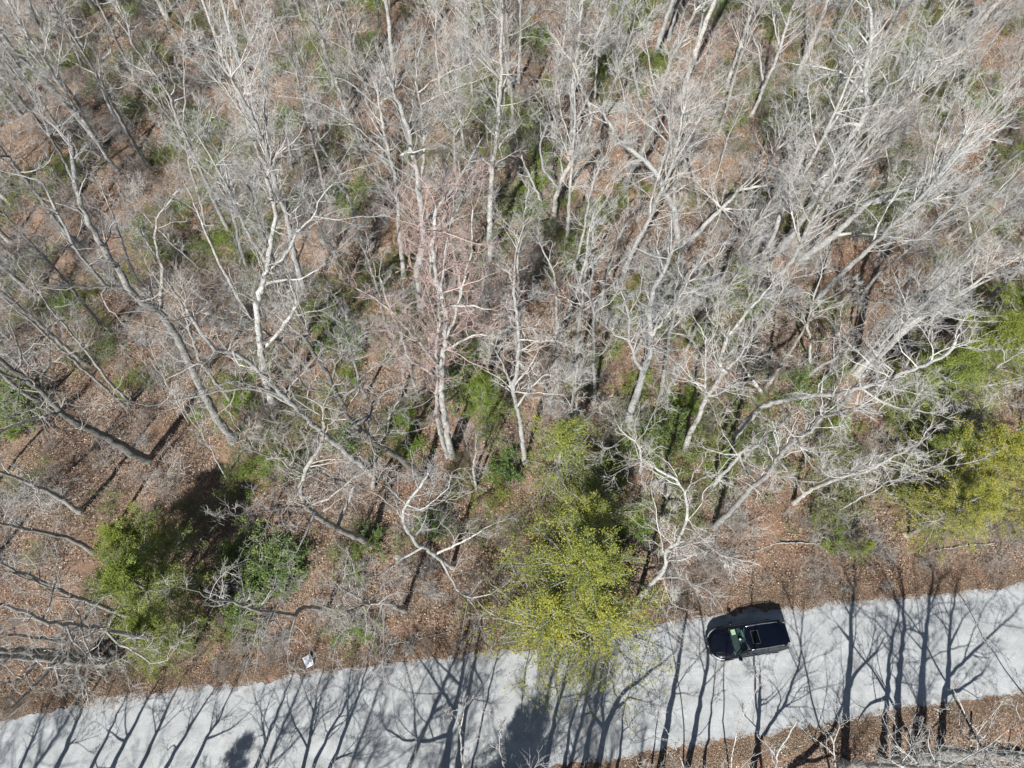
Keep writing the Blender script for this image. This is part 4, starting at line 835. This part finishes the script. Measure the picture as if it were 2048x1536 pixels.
def grid_part(name, rows, mat, parent=CAR, sub=2, closed=False, skip=None):
    nr_, nc = len(rows), len(rows[0]); V = [p for r_ in rows for p in r_]; Fs = []
    for i in range(nr_ - 1):
        for j in range(nc - 1 + (1 if closed else 0)):
            if skip and skip(i, j): continue
            j2 = (j + 1) % nc; Fs.append((i * nc + j, i * nc + j2, (i + 1) * nc + j2, (i + 1) * nc + j))
    me = bpy.data.meshes.new(name); me.from_pydata(V, [], Fs); me.update(); me.materials.append(mat)
    for p in me.polygons: p.use_smooth = True
    o = link(name, me, parent)
    if sub: md = o.modifiers.new('s', 'SUBSURF'); md.levels = sub; md.render_levels = sub
    return o
def box(name, lo, hi, mat, parent=CAR, bev=.02, rot=None):
    c = [(a + b2) / 2 for a, b2 in zip(lo, hi)]; s = [(b2 - a) / 2 for a, b2 in zip(lo, hi)]
    V = [(x * s[0], y * s[1], z * s[2]) for x in (-1, 1) for y in (-1, 1) for z in (-1, 1)]
    Fs = [(0, 1, 3, 2), (4, 6, 7, 5), (0, 4, 5, 1), (2, 3, 7, 6), (0, 2, 6, 4), (1, 5, 7, 3)]
    me = bpy.data.meshes.new(name); me.from_pydata(V, [], Fs); me.update(); me.materials.append(mat); o = link(name, me, parent, c)
    if rot: o.rotation_euler = rot
    if bev: md = o.modifiers.new('b', 'BEVEL'); md.width = bev; md.segments = 2
    return o
# body: x forward. station: x, half width, shoulder z, top z (hood/deck)
st = [(-2.37, .58, .80, .92), (-2.32, .76, .90, 1.0), (-2.17, .89, .95, 1.03), (-1.7, .955, .97, 1.05), (-.8, .965, .97, 1.05), (.2, .965, .96, 1.05), (.85, .96, .94, 1.06), (1.05, .955, .93, 1.06), (1.5, .94, .90, 1.02), (1.85, .89, .86, .96), (2.08, .79, .80, .89), (2.24, .64, .74, .81), (2.34, .44, .66, .71)]
rows = []
for x, w_, sz, tz in st:
    half = [(w_ * .93, .27), (w_ * .99, .42), (w_, .62), (w_ * .995, sz - .06), (w_ * .955, sz + .02), (w_ * .86, tz - .015), (w_ * .5, tz + .012), (0, tz + .02)]
    rows.append([(x, y, z) for y, z in half] + [(x, -y, z) for y, z in half[-2::-1]])
f_ = rows[-1]; rows.append([(2.40, p[1] * .9, .27 + (p[2] - .27) * .8) for p in f_]); rows.append([(2.34, p[1] * .8, .28) for p in f_])
b_ = rows[0]; rows.insert(0, [(-2.385, p[1] * .95, .27 + (p[2] - .27) * .85) for p in b_]); rows.insert(0, [(-2.33, p[1] * .85, .28) for p in b_])
grid_part('body', rows, M_PAINT, skip=lambda i, j: 5 <= j <= 8 and all(-2.25 < rows[q][0][0] < 1.06 for q in (i, i + 1)))
box('underbody', (-2.1, -.78, .2), (2.1, .78, .34), M_TRIM)
# greenhouse
zb, zt = 1.03, 1.66
def lerp(a, b2, f): return tuple(p + (q - p) * f for p, q in zip(a, b2))
FB, FT = (1.02, .80, zb), (.30, .63, zt - .03); BB, BT = (-2.25, .80, zb), (-1.98, .62, zt - .04)
CB = (1.12, 0, zb + .01)
ws = []
for k in range(7):
    f = k / 6; y = -.79 + 1.58 * f; bow = 1 - (abs(y) / .79) ** 2
    ws.append([(1.0 + .16 * bow, y, zb + .01), (.65 + .15 * bow, y * .9, zb + .33), (.28 + .13 * bow, y * .8, zt - .035)])
grid_part('windscreen', ws, M_WS, sub=1)
for nm_, pts_ in (('windscreen_seal', [r_[0] for r_ in ws]), ('windscreen_seal', [r_[2] for r_ in ws])):
    q, rr = resample(np.array(pts_) + np.array([0, 0, .012]), np.full(7, .012), .1); link(nm_, line_mesh(nm_, q, np.full(len(q), .012), 5, plain('pale_rubber_seal', (.22, .24, .22), .5)), CAR)
rw = []
for k in range(5):
    f = k / 4; y = -.70 + 1.4 * f; bow = 1 - (abs(y) / .7) ** 2
    rw.append([(-2.24 - .07 * bow, y, zb + .02), (-2.06 - .05 * bow, y * .88, zt - .12)])
grid_part('rear_window', rw, M_TINT, sub=1)
rf = []
for x, w_, z in [(.41, .60, zt - .035), (.3, .63, zt - .01), (-.3, .665, zt + .03), (-1.0, .67, zt + .035), (-1.7, .65, zt + .01), (-2.05, .60, zt - .04), (-2.19, .50, zt - .08)]:
    rf.append([(x, -w_ - .03, z - .05), (x, -w_, z - .01), (x, -w_ * .6, z + .015), (x + (.02 if x < .4 else .025), 0, z + .02), (x, w_ * .6, z + .015), (x, w_, z - .01), (x, w_ + .03, z - .05)])
grid_part('roof', rf, M_PAINT, sub=2)
for s in (-1, 1):
    for (x0, x1, xt0, xt1) in ((.93, .10, .38, -.02), (.04, -.86, -.08, -.86), (-.94, -1.62, -.94, -1.50), (-1.68, -2.16, -1.56, -1.98)):
        q = [[(x0, s * .86, zb), (x0 * .5 + xt0 * .5, s * .775, zb + .3), (xt0, s * .685, zt - .06)], [(x1, s * .86, zb), (x1 * .5 + xt1 * .5, s * .775, zb + .3), (xt1, s * .68, zt - .06)]]
        grid_part('side_window', q, M_TINT, sub=0)
    for (xb, xt) in ((.07, -.05), (-.90, -.90), (-1.65, -1.53)):
        grid_part('pillar', [[(xb + .045, s * .865, zb - .02), (xt + .035, s * .69, zt - .05)], [(xb - .045, s * .865, zb - .02), (xt - .035, s * .69, zt - .05)]], M_TRIM, sub=0)
    grid_part('pillar', [[(1.0, s * .86, zb - .01), (.70, s * .77, zb + .3), (.36, s * .665, zt - .03)], [(1.06, s * .79, zb), (.74, s * .70, zb + .32), (.40, s * .61, zt - .02)]], M_PAINT, sub=0)
    grid_part('pillar', [[(-2.17, s * .86, zb - .02), (-1.98, s * .66, zt - .07)], [(-2.28, s * .70, zb), (-2.1, s * .60, zt - .10)]], M_PAINT, sub=0)
    P = np.array([[.18, s * .665, zt + .02], [.1, s * .665, zt + .075], [-.8, s * .68, zt + .09], [-1.65, s * .655, zt + .07], [-1.78, s * .65, zt + .01]]); q, rr = resample(P, np.full(5, .024), .12)
    link('roof_rail', line_mesh('roof_rail', q, np.full(len(q), .024), 6, M_CHR), CAR)
    box('window_trim', (-2.1, s * .885 - .012, zb - .03), (.95, s * .885 + .012, zb - .008), M_CHR, bev=0)
    mo = box('wing_mirror', (.72, s * 1.04 - .10, 1.02), (.92, s * 1.04 + .10, 1.17), M_PAINT, bev=.05); box('mirror_glass', (-.108, -.08, -.055), (-.101, .08, .055), M_CHR, mo, bev=0)
    box('mirror_arm', (.78, s * .93 - .05, 1.02), (.85, s * .93 + .05, 1.06), M_TRIM)
    hp = [(2.30, .50, .70), (2.20, .66, .745), (2.06, .79, .79), (1.88, .875, .825), (1.68, .925, .85)]
    grid_part('headlight', [[(p_[0] + .035, s * (p_[1] + .015), p_[2] - .07) for p_ in hp], [(p_[0] + .03, s * (p_[1] + .015), p_[2]) for p_ in hp], [(p_[0] - .07 + .02 * i_, s * (p_[1] - .05 + .012 * i_), p_[2] + .05) for i_, p_ in enumerate(hp)]], M_LAMP, sub=2)
    box('tail_light', (-2.33, s * .78 - .06, .72), (-2.22, s * .78 + .08, .88), M_RED2, bev=.03)
    for x in (-.35, -1.25): box('door_handle', (x - .1, s * .972 - .012, .86), (x + .1, s * .972 + .012, .89), M_CHR, bev=.01)
    for x in (1.42, -1.42):
        a = np.linspace(0, 2 * math.pi, 25)
        wr = [[(x + r_ * math.cos(t_), s * yy, .36 + r_ * math.sin(t_)) for t_ in a[:-1]] for r_, yy in ((.22, .76), (.34, .76), (.36, .80), (.36, .93), (.34, .965), (.24, .968))]
        w_ = grid_part('wheel', wr, M_RUB, sub=0, closed=True)
        rm = [[(x + r_ * math.cos(t_), s * yy, .36 + r_ * math.sin(t_)) for t_ in a[:-1]] for r_, yy in ((.24, .966), (.22, .972), (.20, .93), (.08, .95), (.03, .965))]; grid_part('rim', rm, M_RIM, w_, sub=0, closed=True)
        ar = [[(x + r_ * math.cos(t_), s * yy, .36 + r_ * math.sin(t_)) for t_ in np.linspace(-.1, math.pi + .1, 15)] for r_, yy in ((.37, .93), (.40, .975), (.45, .972))]; grid_part('wheel_arch', ar, M_TRIM, sub=0)
M_SUNR = plain('black_sunroof_glass', (.002, .003, .004), .3, 0, .15)
M_SEAL = plain('grey_seal', (.10, .10, .09), .6)
# sunroof, hood lines, grille, interior
sz_ = zt + .052
box('sunroof', (-.42, -.36, sz_ - .02), (-.02, .36, sz_ + .006), M_SUNR, bev=.01)
for (a, b2) in (((-.437, -.377), (-.425, .377)), ((-.015, -.377), (-.003, .377)), ((-.425, -.377), (-.015, -.365)), ((-.425, .365), (-.015, .377))): box('sunroof_frame', (a[0], a[1], sz_ - .016), (b2[0], b2[1], sz_ + .009), M_SEAL, bev=0)
for s in (-1, 1):
    P = np.array([[1.12, s * .62, 1.075], [1.5, s * .58, 1.055], [1.95, s * .48, .965], [2.15, s * .42, .895]]); q, rr = resample(P, np.full(4, .018), .1); link('hood_crease', line_mesh('hood_crease', q, np.full(len(q), .018), 5, M_PAINT), CAR)
    P = np.array([[1.14, s * .05 + .0, zb + .035], [1.05, s * .35, zb + .06], [.98, s * .66, zb + .05]]); q, rr = resample(P, np.full(3, .01), .1); link('wiper', line_mesh('wiper', q, np.full(len(q), .009), 4, M_TRIM), CAR)
box('cowl', (1.02, -.70, zb - .01), (1.2, .70, zb + .022), M_TRIM)
gr_ = box('grille', (2.36, -.42, .48), (2.415, .42, .66), M_TRIM); box('emblem', (.02, -.06, -.04), (.04, .06, .04), M_CHR, gr_)
box('licence_plate', (-2.41, -.16, .62), (-2.395, .16, .74), M_PLATE, bev=0)
box('antenna', (-1.98, -.02, zt + .0), (-1.86, .02, zt + .08), M_PAINT, bev=.015)
box('rear_spoiler', (-2.26, -.56, zt - .10), (-2.1, .56, zt - .06), M_PAINT, bev=.015)
box('dashboard', (.58, -.74, .80), (1.14, .74, .99), M_INT, bev=.05); box('cabin_floor', (-2.1, -.76, .36), (.9, .76, .6), M_INT)
a = np.linspace(0, 2 * math.pi, 21); P = np.array([[.42 + .08 * math.sin(t_), .38 + .18 * math.cos(t_), 1.0 + .16 * math.sin(t_)] for t_ in a]); link('steering_wheel', line_mesh('steering_wheel', P, np.full(21, .017), 6, M_TRIM), CAR)
for y in (-.38, .38):
    se = box('front_seat', (-.3, y - .25, .6), (.25, y + .25, .82), M_SEAT, bev=.06); box('backrest', (-.32, -.23, .1), (-.16, .23, .68), M_SEAT, se, bev=.06, rot=(0, -.25, 0)); box('headrest', (-.43, -.12, .68), (-.33, .12, .86), M_SEAT, se, bev=.04)
box('rear_seat', (-1.3, -.6, .6), (-.8, .6, .85), M_INT, bev=.06); box('centre_console', (-.2, -.11, .6), (.6, .11, .88), M_INT)
box('inside_mirror', (.42, -.10, 1.48), (.45, .10, 1.54), M_TRIM)
from mathutils import Matrix
def in_car(p): 
    c_, s_ = math.cos(hd), math.sin(hd); p = [q * CS for q in p]; return (ctr[0] + p[0] * c_ - p[1] * s_, ctr[1] + p[0] * s_ + p[1] * c_, .045 + p[2])
pp = box('paper_sheet', (-.12, -.14, -.002), (.12, .14, .002), M_PAPER, None, 0); pp.location = in_car((.80, -.52, 1.012)); pp.rotation_euler = (0, 0, hd + .05); tag(pp, 'cream paper lying on the dashboard of the black car', 'paper')
pp = box('folded_card', (-.05, -.05, -.01), (.05, .05, .01), M_PLATE, None, .004); pp.location = in_car((.50, -.06, 1.03)); pp.rotation_euler = (0, .4, hd + .6); tag(pp, 'small white and pink card in the middle of the car dashboard', 'card')

# ------------------------------------------------------------------ white sign
sc_ = [flat(*p, .25) for p in ((603.5, 1315), (620, 1309.5), (626.5, 1328), (611.5, 1336))]   # its corners as seen
cen = np.mean(sc_, axis=0); axl = unit((sc_[3] - sc_[0]) + (sc_[2] - sc_[1])); ang = math.atan2(axl[1], axl[0])
SG = empty('yard_sign', (cen[0], cen[1], float(hgt(cen[0], cen[1])) + .22), ang)
tag(SG, 'white yard sign with black FOR SALE lettering tipped back on leaves', 'sign')
M_SIGN = plain('white_sign_board', (.82, .83, .85), .45, 0, .4); M_INK = plain('black_sign_ink', (.03, .03, .035), .6); M_INK2 = plain('grey_green_ink', (.45, .52, .50), .6); M_WIRE = plain('galvanised_wire', (.35, .35, .36), .4, .7)
SG.rotation_euler = (.10, .06, ang)
box('board', (-.31, -.235, -.004), (.31, .235, .004), M_SIGN, SG, 0)
fc = bpy.data.curves.new('lettering', 'FONT'); fc.body = 'FOR SALE'; fc.size = .135; fc.extrude = .001; fc.align_x = 'CENTER'; fc.align_y = 'CENTER'; fc.offset = .003
fo = bpy.data.objects.new('lettering', fc); COL.objects.link(fo)
dg = bpy.context.evaluated_depsgraph_get(); me = bpy.data.meshes.new_from_object(fo.evaluated_get(dg)); bpy.data.objects.remove(fo); me.materials.clear(); me.materials.append(M_INK)
lt = link('lettering', me, SG, (0, .155, .0065))
box('logo_print', (-.20, -.12, .0045), (-.13, -.02, .0055), M_INK2, SG, 0); box('logo_print', (.06, -.02, .0045), (.2, .03, .0055), plain('pale_green_ink', (.6, .72, .68), .6), SG, 0)
for x in (-.2, .2):
    q = np.array([[x, -.2, -.01], [x, -.35, -.1], [x, -.42, -.3]]); q2, _r = resample(q, np.full(3, .005), .1, 0); link('wire_leg', line_mesh('wire_leg', q2, np.full(len(q2), .005), 4, M_WIRE), SG)

# ------------------------------------------------------------------ labels for the trees and shrubs
LM = [((a['px'][0], a['px'][1]), a['short']) for a in ALL if a['short']] + [((1490, 1280), 'the black car'), ((615, 1322), 'the white sign'), ((270, 1130), 'the dark green cedar'), ((1150, 1130), 'the middle cedar'), ((1900, 1000), 'the yellow right-hand cedars')]
taken = set()
def size_word(a):
    if a.get('shrub'): return a['shrub'] + ' shrub'
    if 'sapling' in a['root'].name: return 'thin bare sapling'
    return ('tall ' if a['h'] > 17 else 'mid-sized ' if a['h'] > 12 else 'smaller ') + ('stout ' if a['r'] > .2 else 'slim ') + 'bare tree'
def dirw(dx, dy):
    k = int(round(math.degrees(math.atan2(-dy, dx)) / 45)) % 8
    return ['right of', 'upper right of', 'above', 'upper left of', 'left of', 'lower left of', 'below', 'lower right of'][k]
for a in ALL:
    a['near'] = min([math.dist(q, a['px']) for q, nm in LM if math.dist(q, a['px']) > 1])
for a in sorted(ALL, key=lambda q: q['near']):
    lab = a['label']
    if not lab and a['short']:
        lab = a['short'][4:] + (', bare grey bark, no leaves' if len(a['short'].split()) < 7 else ', leafless')
    if not lab:
        c = sorted(LM, key=lambda q: math.dist(q[0], a['px'])); done = False
        pre = 'bare roadside tree below the frame' if a['shadow'] else size_word(a)
        for (q, nm) in c[:12]:
            if math.dist(q, a['px']) < 1: continue
            for w_ in ('just ', '', 'further ', 'well ', 'far '):
                cand = f"{pre} {w_}{dirw(a['px'][0] - q[0], a['px'][1] - q[1])} {nm}"
                if cand not in taken and len(cand.split()) <= 16: lab = cand; done = True; break
            if done: break
    taken.add(lab)
    o = a['root']
    if a.get('shrub'): tag(o, lab, 'shrub', 'green shrubs in the woods')
    else: tag(o, lab, 'tree', 'bare saplings in the woods' if 'sapling' in o.name else ('bare trees south of the road' if a['shadow'] else 'bare trees in the woods'))
tri = 0
for me in bpy.data.meshes: tri += sum(max(1, len(p.vertices) - 2) for p in me.polygons) if len(me.polygons) < 3000 else int(len(me.loops) - 2 * len(me.polygons))
print('TRIANGLES', tri, 'OBJECTS', len(SC.objects), 'TREES', len(ALL))
